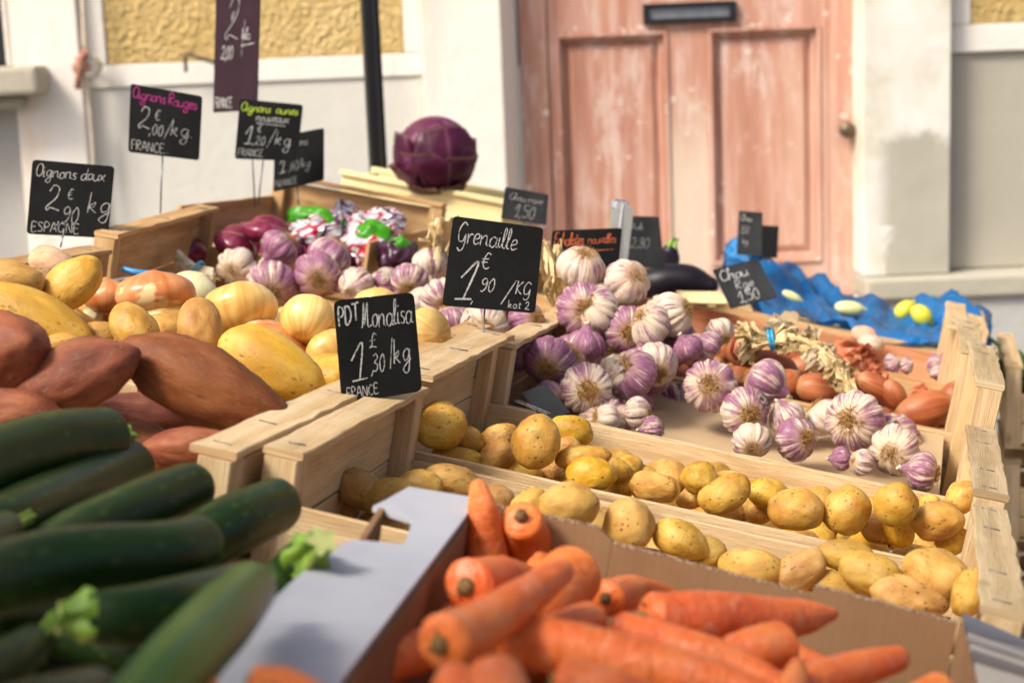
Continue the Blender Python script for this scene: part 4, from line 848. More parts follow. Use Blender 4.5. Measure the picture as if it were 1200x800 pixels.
# ================================================================== CARROTS, COURGETTES
def crom(P,n):
    out=[]; Q=[P[0]+(P[0]-P[1])]+list(P)+[P[-1]+(P[-1]-P[-2])]; m_=len(P)-1
    for i in range(m_):
        a,b,c,d=Q[i],Q[i+1],Q[i+2],Q[i+3]
        for k in range(n):
            t=k/n; out.append(.5*((2*b)+(c-a)*t+(2*a-5*b+4*c-d)*t*t+(3*b-a-3*c+d)*t*t*t))
    out.append(P[-1]); return out
def root_mesh(name,spine,radii,seed,seg=22,amp=.03,endr=(.6,.9),fine=0.0):
    """spine in local coordinates, radii per control point -> smooth closed body"""
    n=10; sp=crom(spine,n); rs=[x.x for x in crom([Vector((r,0,0)) for r in radii],n)]
    L=sum((sp[i+1]-sp[i]).length for i in range(len(sp)-1))
    pts=[];rr=[]
    d0=(sp[0]-sp[1]).normalized(); d1=(sp[-1]-sp[-2]).normalized()
    for a in (0.0,.25,.5,.72,.88): 
        k=1-a; pts.append(sp[0]+d0*rs[0]*endr[0]*(k)); rr.append(rs[0]*math.sqrt(max(.0025,1-k*k)))
    pts+=sp; rr+=rs
    for a in (.3,.55,.78,.92,1.0): pts.append(sp[-1]+d1*rs[-1]*endr[1]*a); rr.append(rs[-1]*math.sqrt(max(.0025,1-a*a)))
    bm=bmesh.new(); rings=[]; o=Vector((seed*3.1,seed*1.7,0)); N_=len(pts)
    ref=Vector((0,0,1))
    for i,p in enumerate(pts):
        t=(pts[min(i+1,N_-1)]-pts[max(i-1,0)]).normalized(); a=(ref-t*ref.dot(t)).normalized(); b=t.cross(a); row=[]
        for j in range(seg):
            th=j*2*PI/seg; dd=a*math.cos(th)+b*math.sin(th)
            u=i/N_; k=1+amp*noise.noise(dd*.9+Vector((u*5,0,0))+o)*1.6+fine*noise.noise(Vector((u*40,math.cos(th)*1.5,math.sin(th)*1.5))+o)
            row.append(bm.verts.new(p+dd*rr[i]*k))
        rings.append(row)
    for i in range(N_-1):
        for j in range(seg): bm.faces.new((rings[i][j],rings[i][(j+1)%seg],rings[i+1][(j+1)%seg],rings[i+1][j]))
    bm.faces.new(list(reversed(rings[0]))); bm.faces.new(rings[-1]); bmesh.ops.recalc_face_normals(bm,faces=bm.faces)
    return bm2me(bm,name),d0
def spine_local(pp,unit=False):
    """pp: [(px,py,h,rpx)] -> matrix, local points, radii"""
    W_=[];Rr=[]
    for px,py,h,r in pp: p,k=at_h(px,py,h); W_.append(p); Rr.append(r*k/F)
    ax=(W_[-1]-W_[0]); L=ax.length; mw=Matrix.Translation(W_[0])@axis_mat(ax.normalized(),0,'X')
    if unit: mw=mw@Matrix.Diagonal((L,L,L,1)); Rr=[r/L for r in Rr]
    im=mw.inverted(); return mw,[im@p for p in W_],Rr
cs=0
def carrot(label,*pp,nub=1):
    global cs; cs+=1
    mw,loc,Rr=spine_local(pp,True); me,d0=root_mesh('carrot',loc,Rr,cs,amp=.035,endr=(.42,1.3),fine=.04)
    t_=thing('carrot','carrot: '+label,'carrot',mw,'carrots in the cardboard box'); link('body',me,M['carrot'],t_)
    if nub:
        rr=random.Random(cs); bm=bmesh.new(); c0=loc[0]+d0*Rr[0]*.36; r=Rr[0]*.33
        tube(bm,[c0-d0*r*.5,c0+d0*r*.25,c0+d0*r*(.5+.5*nub)],[r*1.15,r,r*.75],10)
        for i in range(9):
            q=Vector((rr.gauss(0,.5),rr.gauss(0,.5),rr.gauss(0,.5))); q=(q-d0*q.dot(d0)); p=c0+q*r*.8; tube(bm,[p,p+d0*r*rr.uniform(.5,1.3)*nub+q*r*.3],[r*.22,r*.1],5)
        link('crown_stub',bm2me(bm,'crown_stub'),M['crown'],t_)
carrot('upright one with its pale tip above the box edge',(574,690,-.045,27),(570,640,-.018,24),(566,600,.004,19),(562,577,.014,13))
carrot('standing one with a dry crown upward, right of the tall tip',(612,610,.002,25),(620,642,-.022,30),(628,690,-.05,20),(640,720,-.07,8),nub=1.6)
carrot('fat one facing left with a dark stub, against the dark box wall',(551,686,-.004,33),(590,682,-.012,30),(640,690,-.022,20),(700,700,-.035,8),nub=.5)
carrot('thick one with a rosy crown, crossing behind the long finger like one',(672,672,.008,36),(640,700,.0,36),(590,735,-.015,30),(540,765,-.035,16),nub=1)
carrot('long finger like one crossing the pile, blunt tip up right',(522,752,.028,36),(570,730,.028,30),(615,700,.03,25),(655,672,.034,17),nub=.3)
carrot('small rounded one between the standing one and the rosy crowned one',(642,662,-.006,20),(620,684,-.02,18),(600,705,-.04,10),nub=.8)
carrot('short one showing its crown at the back wall, left of the largest',(712,700,-.012,22),(745,694,-.02,20),(790,700,-.03,10),nub=.5)
carrot('largest one lying level along the back wall, green brown crown at left',(766,726,.004,33),(820,727,.004,36),(890,726,.003,29),(945,722,.003,20),(972,719,.004,9),nub=1.3)
carrot('one with a dark round crown turned right, below the largest',(915,757,.008,30),(880,764,.006,29),(835,778,.0,20),(790,792,-.01,8),nub=.35)
carrot('blunt tipped one pointing right towards the brown wall',(905,815,.0,24),(960,797,.004,24),(1010,782,.007,21),(1048,772,.01,16),nub=.3)
carrot('rounded end at the bottom right corner of the box',(1100,812,.004,26),(1060,830,.0,22),(1000,850,-.01,10),nub=.0)
carrot('long one running right from the pile middle, near the bottom edge',(600,745,.012,30),(690,765,.016,34),(790,790,.016,34),(880,815,.016,26),nub=.2)
carrot('long one just above the bottom edge, second behind the nearest',(730,742,.0,26),(800,762,.004,28),(870,785,.002,24),(930,812,.0,12),nub=.4)
carrot('nearest one, blunt end toward the viewer at the bottom edge',(580,800,.045,36),(600,850,.045,34),(620,900,.04,20),nub=0)
carrot('short thick one left of the nearest, at the bottom edge',(532,800,.035,28),(560,850,.03,26),(590,900,.03,12),nub=.2)
carrot('smooth one in the pile middle below the rosy crowned one',(690,728,.002,24),(650,742,.004,24),(600,756,.0,14),nub=.2)
carrot('shaded one deep in the left corner by the dark wall',(452,775,-.03,26),(500,760,-.035,26),(560,748,-.045,14),nub=.3)
carrot('shaded reddish one along the dark wall',(500,735,-.05,24),(560,720,-.055,22),(620,705,-.06,12),nub=.3)
carrot('lower one peeping under the largest at centre',(800,775,-.02,22),(750,768,-.02,22),(690,760,-.02,12),nub=.2)
carrot('small tip pointing up at the bottom, right of the middle',(925,830,.012,22),(930,800,.014,17),(934,782,.016,11),nub=0)
carrot('one slanting down behind the dark crowned one',(930,775,-.01,24),(965,795,-.012,22),(1000,825,-.015,12),nub=.2)
carrot('one at the bottom left corner crossing the grey flap',(300,800,.045,22),(340,806,.045,22),(400,830,.045,14),nub=.2)
carrot('brown ended thin one beside the last courgette at the bottom',(242,800,.04,14),(240,840,.04,14),(240,880,.04,8),nub=.4)
carrot('broad one filling the bottom edge right of the nearest',(660,800,.03,30),(730,820,.028,32),(820,850,.02,20),nub=.2)
rr=random.Random(4)
for i in range(34):
    s=rr.uniform(.215,.44); t=rr.uniform(-.38,-.06); a=rr.uniform(-.5,.5)+ (0 if rr.random()<.7 else 1.4); h=-.085+rr.uniform(-.012,.016)+( .02 if i%2 else 0)
    L=rr.uniform(.10,.15); L=min(L,.09) if (s<.25 or s>.41) else L; d=U*math.cos(a)+V*math.sin(a)*.8; p=st(s,t,h)
    mw=Matrix.Translation(p-d*L/2)@axis_mat(d.normalized(),rr.uniform(0,6),'X')@Matrix.Diagonal((L,L,L,1))
    k_=i%4
    if ('cf',k_) not in _c: _c[('cf',k_)]=root_mesh('carrot',[Vector((0,0,0)),Vector((.33,.01,.01)),Vector((.7,.0,.0)),Vector((1,0,.02))],[.13,.14,.10,.04],60+k_,amp=.03,fine=.03)[0]; _c[('cf',k_)].materials.append(M['carrot'])
    o=link('carrot',_c[('cf',k_)],None,None,mw); tag(o,'carrot lying in the lower layer of the cardboard box','carrot','carrots in the cardboard box')
# ---- courgettes
def star_stem(c0,d0,r,L,name,t_,seed,cutmat='cut'):
    rr=random.Random(seed); bm=bmesh.new(); rings=[]
    a=d0.orthogonal().normalized(); b=d0.cross(a); prof=[(-.35,1.05,.05),(-.05,.98,.22),(.18,.72,.30),(.5,.55,.28),(.85,.52,.26),(1.0,.60,.26)]
    bend=Vector((rr.gauss(0,.12),rr.gauss(0,.12),rr.gauss(0,.12)))
    for u,q,am in prof:
        row=[]
        for j in range(40):
            th=j*2*PI/40; k=q*(1+am*math.cos(5*th)); row.append(bm.verts.new(c0+d0*L*u+bend*L*max(0,u)**2+(a*math.cos(th)+b*math.sin(th))*r*k))
        rings.append(row)
    for i in range(len(prof)-1):
        for j in range(40): bm.faces.new((rings[i][j],rings[i][(j+1)%40],rings[i+1][(j+1)%40],rings[i+1][j]))
    bmesh.ops.recalc_face_normals(bm,faces=bm.faces); st_=link('stem',bm2me(bm,'stem'),M['stem_g'],t_)
    bm=bmesh.new(); top=[bm.verts.new(c0+d0*L*1.001+bend*L+(a*math.cos(j*2*PI/40)+b*math.sin(j*2*PI/40))*r*.60*(1+.26*math.cos(5*j*2*PI/40))) for j in range(40)]; cc=bm.verts.new(c0+d0*L*.97+bend*L)
    for j in range(40): bm.faces.new((top[j],top[(j+1)%40],cc))
    bmesh.ops.recalc_face_normals(bm,faces=bm.faces); link('cut_face',bm2me(bm,'cut_face'),M['cut'],st_)
zs=0
def courgette(label,*pp,stem=1.0,L=.02,light=False):
    global zs; zs+=1
    mw,loc,Rr=spine_local(pp); me,d0=root_mesh('courgette',loc,Rr,20+zs,seg=40,amp=.02,endr=(.45,.75),fine=.006)
    t_=thing('courgette','courgette: '+label,'courgette',mw,'dark green courgettes at the front left'); link('body',me,M['courgette_l'] if light else M['courgette'],t_)
    if stem: star_stem(loc[0]+d0*Rr[0]*.36,d0,Rr[0]*.62*stem,L,'stem',t_,zs)
g=G('courgette_skin_light',.3,.25); v=g.coord('Object',(.35,1,1),g.rvec()); vs_=g.coord('Object',(.05,1,1),g.rvec())
c=g.ramp(g.noise(vs_,60,3),[(.35,(.018,.075,.005)),(.55,(.030,.11,.007)),(.72,(.055,.15,.012))]); c=g.mix(g.math('MULTIPLY',g.step(g.noise(v,25,3),.5,.7),.5),c,(.16,.26,.06))
g.col(c); g.rough(g.rng(g.noise(v,30,4),.28,.48)); g.bump(g.noise(v,25,3),.3,.004); M['courgette_l']=g.m
courgette('topmost one at the left edge with a square green stem',(122,513,.0,36),(60,520,.004,39),(-20,545,.004,41),(-110,590,.0,38),L=.016,stem=.85)
courgette('second from the top, under the topmost one and darker',(150,548,-.02,34),(80,580,-.018,37),(0,618,-.015,40),(-90,660,-.02,38),stem=0)
courgette('third from the top with a yellow fleck, beside the pink sweet potato',(-10,690,-.02,26),(80,632,-.018,32),(160,598,-.015,35),(222,572,-.012,32),stem=.7)
courgette('long bent one across the middle with a grey sheen',(-60,700,.02,42),(20,672,.02,45),(120,655,.02,42),(190,650,.018,40),(230,637,.018,34),stem=.7)
courgette('right middle one touching the wooden crate, blunt end up right',(140,690,-.03,30),(210,648,-.028,34),(270,616,-.022,37),(322,592,-.02,33),stem=.7)
courgette('one whose pale star shaped cut stem faces left',(108,722,.012,30),(150,722,.012,36),(210,712,.01,38),(290,690,.0,34),stem=1.6,L=.013)
courgette('bright green nearest one pointing up right with a yellow green stem',(292,690,.03,32),(255,730,.04,42),(200,790,.045,46),(130,870,.045,46),stem=1.25,L=.022,light=True)
courgette('short one with a frilly light green stem facing right',(358,655,.004,28),(340,682,-.014,34),(290,745,-.03,34),stem=1.6,L=.016)
courgette('low one with a green stem at the bottom left',(38,752,.01,22),(10,775,.01,30),(-50,810,.01,34),stem=1.0,L=.02)
courgette('greyish end at the bottom left corner',(110,815,.045,34),(50,835,.05,42),(-40,860,.05,44),stem=0)
courgette('one in the dark gap between the star stemmed and the bent one',(-20,730,-.02,30),(60,735,-.03,34),(160,760,-.03,34),stem=.8)
courgette('stubby one with a green stem at the left edge below the second',(8,618,.0,20),(-30,640,.0,30),(-90,670,.0,34),stem=1.0,L=.02)
courgette('light streaked one under the nearest, right of the dark gap',(330,720,-.03,26),(280,770,-.03,34),(220,830,-.03,36),stem=0,light=True)
rr=random.Random(8)
for i in range(14):
    s=-.36+(i%2)*.24; t=-.32+(i//2)*.043; p=st(s+rr.uniform(-.02,.02),t,-.082+rr.uniform(-.008,.008)); d=(U+V*rr.uniform(-.15,.15)).normalized(); L=.19
    mw=Matrix.Translation(p-d*L/2)@axis_mat(d,0,'X')
    if 'zf' not in _c: _c['zf']=root_mesh('courgette',[Vector((0,0,0)),Vector((.07,.003,0)),Vector((.13,0,0)),Vector((.19,.004,0))],[.019,.022,.023,.02],77,seg=28,amp=.02)[0]; _c['zf'].materials.append(M['courgette'])
    o=link('courgette',_c['zf'],None,None,mw); tag(o,'courgette lying in the lower layer of the front left crate','courgette','dark green courgettes at the front left')
# ================================================================== CABBAGE, AUBERGINES, ETC
def at_zm(px,py,z): return at_z(px,py,z)
# red cabbage: overlapping wrinkled leaves around a head
cz=3.02; cc=at_z(510,183,cz); CRr=.074
crate('low wooden crate under the black aubergines, behind the garlic heap',-.24,1.50,L=.315,W=.36,htop=-.075,hside=-.075,mat='wood_o')
cb2=thing('red_cabbage','round purple red cabbage on the pale yellow tray near the black pole','cabbage',Matrix.Translation(cc))
g=G('red_cabbage_leaf',.38,.5); v=g.coord('UV',(1,1,1)); vo=g.coord('Object',(1,1,1)); sp=g.n('ShaderNodeSeparateXYZ'); g.l(v,sp.inputs[0])
ve=g.math('ABSOLUTE',g.math('SUBTRACT',g.noise(vo,17,2,.4,.5),.5)); c=g.ramp(g.noise(vo,14,4),[(.3,(.06,.006,.028)),(.55,(.13,.014,.06)),(.75,(.24,.05,.13))])
c=g.mix(g.math('MULTIPLY',g.math('SUBTRACT',1,g.step(ve,.004,.026)),.3),c,(.40,.16,.26)); rib=g.math('SUBTRACT',1,g.step(g.math('ABSOLUTE',g.math('SUBTRACT',sp.outputs[0],.5)),.01,.04)); c=g.mix(g.math('MULTIPLY',rib,.35),c,(.44,.22,.28))
c=g.mix(g.step(sp.outputs[1],.955,.985),c,(.42,.24,.24)); g.col(c); g.bump(g.math('ADD',ve,g.noise(vo,30,3)),.5,.004); M['cabbage']=g.m
def leafpatch(rad,az,el,span,lift,seed):
    bm=bmesh.new(); uvl=bm.loops.layers.uv.verify(); n=26; g_=[]
    o=Vector((seed*2.3,seed,0)); base=Matrix.Rotation(az,4,'Z')@Matrix.Rotation(el,4,'Y')
    for i in range(n+1):
        row=[]
        for j in range(n+1):
            u=(i/n-.5)*2; w_=(j/n)                               # u across, w along from the base to the rim
            a=u*span*(.55+.6*math.sin(PI*min(1,w_*.85+.1))); b=-PI/2+.25+w_*(span*1.75)
            r=rad*(1+.03*noise.noise(Vector((u*2,w_*3,0))+o)+lift*max(0,w_-.72)**2*6+.02*math.sin(w_*20+u*3)*abs(u)*w_+ .012*noise.noise(Vector((u*7,w_*9,0))+o))
            p=Vector((math.cos(b)*math.cos(a),math.cos(b)*math.sin(a),math.sin(b)))*r; row.append((bm.verts.new(base@p),(i/n,w_)))
        g_.append(row)
    for i in range(n):
        for j in range(n):
            q=(g_[i][j],g_[i+1][j],g_[i+1][j+1],g_[i][j+1]); f=bm.faces.new([x[0] for x in q])
            for lp,x in zip(f.loops,q): lp[uvl].uv=x[1]
    bmesh.ops.solidify(bm,geom=bm.faces[:],thickness=.0012); return bm2me(bm,'outer_leaf')
bm=bmesh.new(); bmesh.ops.create_icosphere(bm,subdivisions=4,radius=CRr*.955); link('head',bm2me(bm,'head'),M['cabbage'],cb2)
for k,(az,el,sp_,lf) in enumerate(((-1.9,.2,.95,.16),(-.7,.25,.9,.2),(.5,-.1,.9,.2),(2.0,.1,.9,.2),(-2.9,-.35,.9,.2),(-1.2,-.5,.9,.16),(3.1,.4,.9,.2),(-1.55,.75,.8,.22))):
    link('outer_leaf',leafpatch(CRr*(.965+.012*k),az,el,sp_,lf,k),M['cabbage'],cb2)
# aubergines
g=G('aubergine_skin',.42,.3); g.col((.012,.008,.014)); M['aub']=g.m
def aub(label,pp,calyx):
    W_=[at_z(px,py,z) for px,py,z,r in pp]; Rr=[r*z/F for px,py,z,r in pp]; ax=W_[-1]-W_[0]; mw=Matrix.Translation(W_[0])@axis_mat(ax.normalized(),0,'X'); im=mw.inverted(); loc=[im@p for p in W_]
    me,d0=root_mesh('aubergine',loc,Rr,31,seg=28,amp=.02,endr=(.5,.9)); t_=thing('aubergine',label,'aubergine',mw,'aubergines'); link('body',me,M['aub'],t_)
    star_stem(loc[0]+d0*Rr[0]*.4,d0,Rr[0]*.8,.015,'stem',t_,3)
aub('glossy black aubergine lying level behind the garlic heap',[(742,337,2.66,14),(775,332,2.65,22),(808,331,2.64,21),(832,335,2.63,11)],0)
aub('short black aubergine with a yellowish stem beside the dark price board',[(786,292,2.78,9),(783,302,2.78,14),(776,316,2.76,14)],0)
# pale slatted lid
m_=Matrix((U,V,N)).transposed().to_4x4(); m_.translation=at_z(824,347,2.52)
ld=thing('crate_lid','small pale straw coloured slatted lid lying in front of the black aubergine','lid',m_@Matrix.Rotation(.35,4,'Z')@Matrix.Rotation(-.12,4,'Y'))
for i in range(4): pk('slat',ld,M['wood_p'],[(Vector((-.032,-.05+i*.026,0)),Vector((.032,-.05+i*.026,0)),Y,Z,.023,.003)],n=3,jit=.001)
pk('batten',ld,M['wood_p'],[(Vector((.0,-.06,-.004)),Vector((.0,.04,-.004)),X,Z,.012,.004)])
# loose garlic / mushrooms at the edge of the blue plastic
for (x,y,w_,lab,mt) in ((1012,392,34,'dull brown bulb resting on the tray edge by the blue plastic','pot_pale'),(1020,402,34,'white bulb resting on the tray edge by the blue plastic','gar_w')):
    p,k=at_t(x,y,1.46 if mt=='gar_w' else 1.49); o=link('loose_bulb',mm('onion',0,mt),None,None,Matrix.Translation(p)@axis_mat(U,0,'Z')@Matrix.Diagonal((w_*k/F*.8,w_*k/F*.62,w_*k/F*1.1,1))); tag(o,lab,'bulb','loose bulbs by the blue plastic')
# ---- garlic scraps in the nearly empty crate
for (x,y,w_,lab) in ((1045,426,26,'left'),(1062,428,22,'middle'),(1098,430,34,'right'),(1108,420,18,'upper right')):
    p,k=at_h(x,y,-.038-.0); p,k=at_t(x,y,1.222 if x<1090 else 1.225); D_=w_*k/F
    mw=Matrix.Translation(p)@axis_mat((U*.6+N*.5-V*.4).normalized(),1,'Z')@Matrix.Diagonal((D_,D_*.8,D_*.8,1)); o=link('garlic_scrap',mm('garlic',2,'gar_m'),None,None,mw); tag(o,'small broken garlic scrap on the reddish boards, the %s one'%lab,'garlic','garlic scraps')
# ---- peels (thin translucent orange skins)
g=G('shallot_peel',.35,.5); g.col(g.ramp(g.noise(g.coord('Object'),60,3),[(.3,(.62,.17,.06)),(.7,(.80,.36,.18))])); g.b.inputs['Transmission Weight'].default_value=.15; g.sss(.2); M['peel']=g.m
def crumple(name,mat,mw,sx,sy,seed,amp=.5,n=14,th=.0005):
    bm=bmesh.new(); rows=[]; o=Vector((seed*5.3,0,0))
    for i in range(n+1):
        row=[]
        for j in range(n+1):
            u=(i/n-.5);w_=(j/n-.5); e=1+.25*noise.noise(Vector((u*6,w_*6,seed)))
            z=amp*(abs(noise.noise(Vector((u*3,w_*3,0))+o))*1.2-.3+.5*abs(noise.noise(Vector((u*7,w_*7,3))+o)))*(sx+sy)/2
            row.append(bm.verts.new(Vector((u*sx*e,w_*sy*e,z-.6*(u*u+w_*w_)*amp*(sx+sy)/2))))
        rows.append(row)
    for i in range(n):
        for j in range(n):
            if noise.noise(Vector((i*.35,j*.35,seed*9)))>.38 and (i in(0,1,n-1,n-2) or j in(0,1,n-1,n-2)): continue
            bm.faces.new((rows[i][j],rows[i+1][j],rows[i+1][j+1],rows[i][j+1]))
    for v_ in [v_ for v_ in bm.verts if not v_.link_faces]: bm.verts.remove(v_)
    bmesh.ops.solidify(bm,geom=bm.faces[:],thickness=th)
    return link(name,bm2me(bm,name),mat,None,mw,smooth=False)
for k,(x,y,t,w_,h_,lab) in enumerate(((992,415,1.19,44,30,'largest upright orange peel behind the braid'),(1015,420,1.19,34,26,'orange peel standing right of the largest'),(1022,440,1.12,36,26,'orange peel curled over the shallots right of the braid'),(1040,452,1.10,30,20,'ragged peel on the shallots near the crate middle'),(1090,462,1.15,40,20,'peel on top of the largest brown shallot'),(1120,472,1.1,26,24,'peel stuck at the right end board'),(868,398,1.0,24,22,'reddish peel by the tied stalks'),(930,418,1.05,40,22,'orange peel under the dried leaves'))):
    p,kk=at_t(x,y,t); q=Matrix((d2w((1,.1,0)),d2w((0,-1,.3)).normalized(),d2w((0,-.2,-1)).normalized())).transposed().to_4x4(); q.translation=p
    o=crumple('shallot_peel',M['peel'],q@Matrix.Rotation(k*.7,4,'Z'),w_*kk/F,h_*kk/F,k+1,.55,n=7,th=.0003); tag(o,lab,'onion peel','loose shallot peels')
# ================================================================== DRIED STALKS, BRAID, PACKETS, BLUE PLASTIC
def straw(bm,pts,r0,r1,flat=.35,seed=0):
    P=crom(pts,5); n=len(P)
    rr=random.Random(seed); tw=rr.uniform(0,3)
    pv=None
    for i,p in enumerate(P):
        t=(P[min(i+1,n-1)]-P[max(i-1,0)]).normalized(); a=t.orthogonal().normalized(); b=t.cross(a); an=tw+i*.12; a2=a*math.cos(an)+b*math.sin(an); b2=t.cross(a2); w_=r0+(r1-r0)*i/(n-1)
        ring=[bm.verts.new(p+a2*w_),bm.verts.new(p+b2*w_*flat),bm.verts.new(p-a2*w_),bm.verts.new(p-b2*w_*flat)]
        if pv:
            for j in range(4): bm.faces.new((pv[j],pv[(j+1)%4],ring[(j+1)%4],ring[j]))
        else: bm.faces.new(list(reversed(ring)))
        pv=ring
    bm.faces.new(pv)
def px3(x,y,t): return at_t(x,y,t)[0]
bd=thing('garlic_braid','dried straw coloured stalks gathered by a blue tie and braided down to the biggest garlic','garlic braid',Matrix.Translation(px3(903,398,.93)))
ib=Matrix.Translation(-px3(903,398,.93))
rr=random.Random(21); bm=bmesh.new()
for i in range(64):
    a=rr.gauss(0,1);b=rr.gauss(0,1); e=px3(866+rr.uniform(-6,16),401+max(-24,min(26,rr.gauss(0,13))),.93+rr.uniform(-.03,.03)); m1=px3(885+rr.uniform(-3,3),399+a*6,.93+b*.012); c=px3(903,398+a*2.2,.93+b*.004); d=px3(925+rr.uniform(-6,6),392+a*6,.93+b*.01)
    straw(bm,[ib@e,ib@m1,ib@c,ib@d],.0028*rr.uniform(.6,1.3),.0020,.35,i)
link('stalks',bm2me(bm,'stalks'),M['dry'],bd,smooth=False)
bm=bmesh.new(); c=ib@px3(903,398,.93); ax=(ib@px3(915,395,.93)-ib@px3(890,400,.93)).normalized()
a=ax.orthogonal().normalized(); b=ax.cross(a); pts=[c+(a*math.cos(q)+b*math.sin(q))*.0112 for q in [i*2*PI/20 for i in range(21)]]; tube(bm,pts,.0022,8,False)
tube(bm,[p+ax*.004 for p in pts],.002,8,False); link('tie',bm2me(bm,'tie'),M['tie'],bd)
bm=bmesh.new()
br=[(910,396,.93),(935,402,.92),(958,412,.90),(978,428,.86),(990,445,.80),(999,462,.74),(1003,476,.70)]
for i in range(80):
    k=rr.randint(0,4); p=[]
    ph=rr.uniform(0,6.28)
    for q in range(3):
        x,y,t=br[min(k+q,6)]; p.append(ib@px3(x+rr.gauss(0,3.4),y+rr.gauss(0,4.2),t+rr.gauss(0,.008)))
    straw(bm,p,.0042*rr.uniform(.5,1.4),.0026*rr.uniform(.4,1.4),.3,i+100)
link('braided_leaves',bm2me(bm,'braided_leaves'),M['dry'],bd,smooth=False)
for k,(x,y,t,w_,h_) in enumerate(((918,388,.93,40,30),(938,402,.91,40,26),(962,418,.88,42,26),(982,436,.83,36,28),(950,398,.93,34,20),(992,456,.77,28,26))):
    p,kk=at_t(x,y,t); q=Matrix((d2w((1,.1,0)).normalized(),d2w((0,-1,.3)).normalized(),d2w((0,-.2,-1)).normalized())).transposed().to_4x4(); q.translation=ib@p
    o=crumple('dry_leaf',M['drypale'] if k%2==0 else M['dry'],q@Matrix.Rotation(-.6+k*.5,4,'Z'),w_*kk/F,h_*kk/F,k+30,.5,n=8); o.parent=bd; o.matrix_basis=q@Matrix.Rotation(-.6+k*.5,4,'Z')
# reddish twine left of the stalks
bm=bmesh.new(); tube(bm,[px3(858,385,.9),px3(860,398,.9),px3(857,412,.9),px3(864,422,.9)],.0022,7); o=link('twine',bm2me(bm,'twine'),simple('red_twine',(.40,.08,.04),.7),None); tag(o,'short reddish twine hanging left of the dried stalks','twine')
# small cut stalk bundle with a blue tie (left)
sb=thing('stalk_bundle','bundle of cut pale dry stalks held by a light blue tie, above the copper onion','stalk bundle',Matrix.Translation(px3(228,320,.93))); ib=Matrix.Translation(-px3(228,320,.93))
bm=bmesh.new()
for i in range(22):
    a=rr.uniform(-1,1);b=rr.uniform(-1,1); straw(bm,[ib@px3(208+rr.uniform(-4,10)+a*2,308+a*13+rr.uniform(-3,3),.95+b*.012),ib@px3(228+a*2,318+a*6,.94+b*.006),ib@px3(250,326+a*8,.93+b*.01)],.0052*rr.uniform(.7,1.1),.005,.5,i)
link('stalks',bm2me(bm,'stalks'),M['drypale'],sb,smooth=False)
bm=bmesh.new(); c=ib@px3(231,320,.938); ax=(ib@px3(248,327,.93)-ib@px3(212,311,.93)).normalized(); a=ax.orthogonal().normalized(); b=ax.cross(a); tube(bm,[c+(a*math.cos(q)+b*math.sin(q))*.0150 for q in [i*2*PI/20 for i in range(21)]],.0022,8,False); link('tie',bm2me(bm,'tie'),M['tie'],sb)
# blue strip lying over the left crate corner, and a wood chip
bm=bmesh.new(); pts=[px3(144,315,.70),px3(160,319,.70),px3(180,321,.71),px3(202,323,.72)]
tube(bm,crom(pts,5),.0035,8); o=link('blue_strip',bm2me(bm,'blue_strip'),M['bluerod'],None); tag(o,'thin bright blue plastic strip lying behind the copper onion','strip')
m_=Matrix((U,V,N)).transposed().to_4x4(); m_.translation=px3(138,328,.72)
bm=bmesh.new(); box(bm,Vector((0,0,0)),.07,.018,.002,bev=.0004); o=link('paper_scrap',bm2me(bm,'paper_scrap'),simple('grey_paper',(.55,.56,.54),.6),None,m_@Matrix.Rotation(.35,4,'Z')@Matrix.Rotation(-.25,4,'Y'),smooth=False); tag(o,'grey paper scrap sticking out under the blue strip','paper')
m_.translation=px3(112,384,.62)
bm=bmesh.new(); box(bm,Vector((0,0,0)),.055,.02,.004,bev=.0006); o=link('wood_offcut',bm2me(bm,'wood_offcut'),simple('brown_offcut',(.42,.24,.10),.7),None,m_@Matrix.Rotation(-.25,4,'Z'),smooth=False); tag(o,'thin brown wood offcut between the tilted potato and the standing one','wood offcut')
# dry stems rising behind the Grenaille board
for lab,base,tips in (('papery dry garlic stems rising left of the Grenaille board',(510,305,1.0),((505,262),(515,256),(522,258),(528,266),(512,275),(532,254),(500,282))),('papery dry garlic stems right of the Grenaille board',(655,345,.9),((646,300),(652,290),(640,282),(658,310),(644,320),(650,330),(636,296)))):
    bm=bmesh.new()
    for i in range(34):
        tx,ty=tips[i%7]; p0=px3(base[0]+rr.gauss(0,6),base[1]+rr.gauss(0,6),base[2]+rr.gauss(0,.01)); p1=px3(tx+rr.gauss(0,4),ty+rr.gauss(0,4),base[2]+rr.gauss(0,.02)); mm_=(p0+p1)/2+Vector((rr.gauss(0,.006),0,rr.gauss(0,.006)))
        straw(bm,[p0,mm_,p1],.0036*rr.uniform(.5,1.4),.0028,.3,i)
    o=link('dry_stems',bm2me(bm,'dry_stems'),M['dry'],None,smooth=False); tag(o,lab,'dry stems')
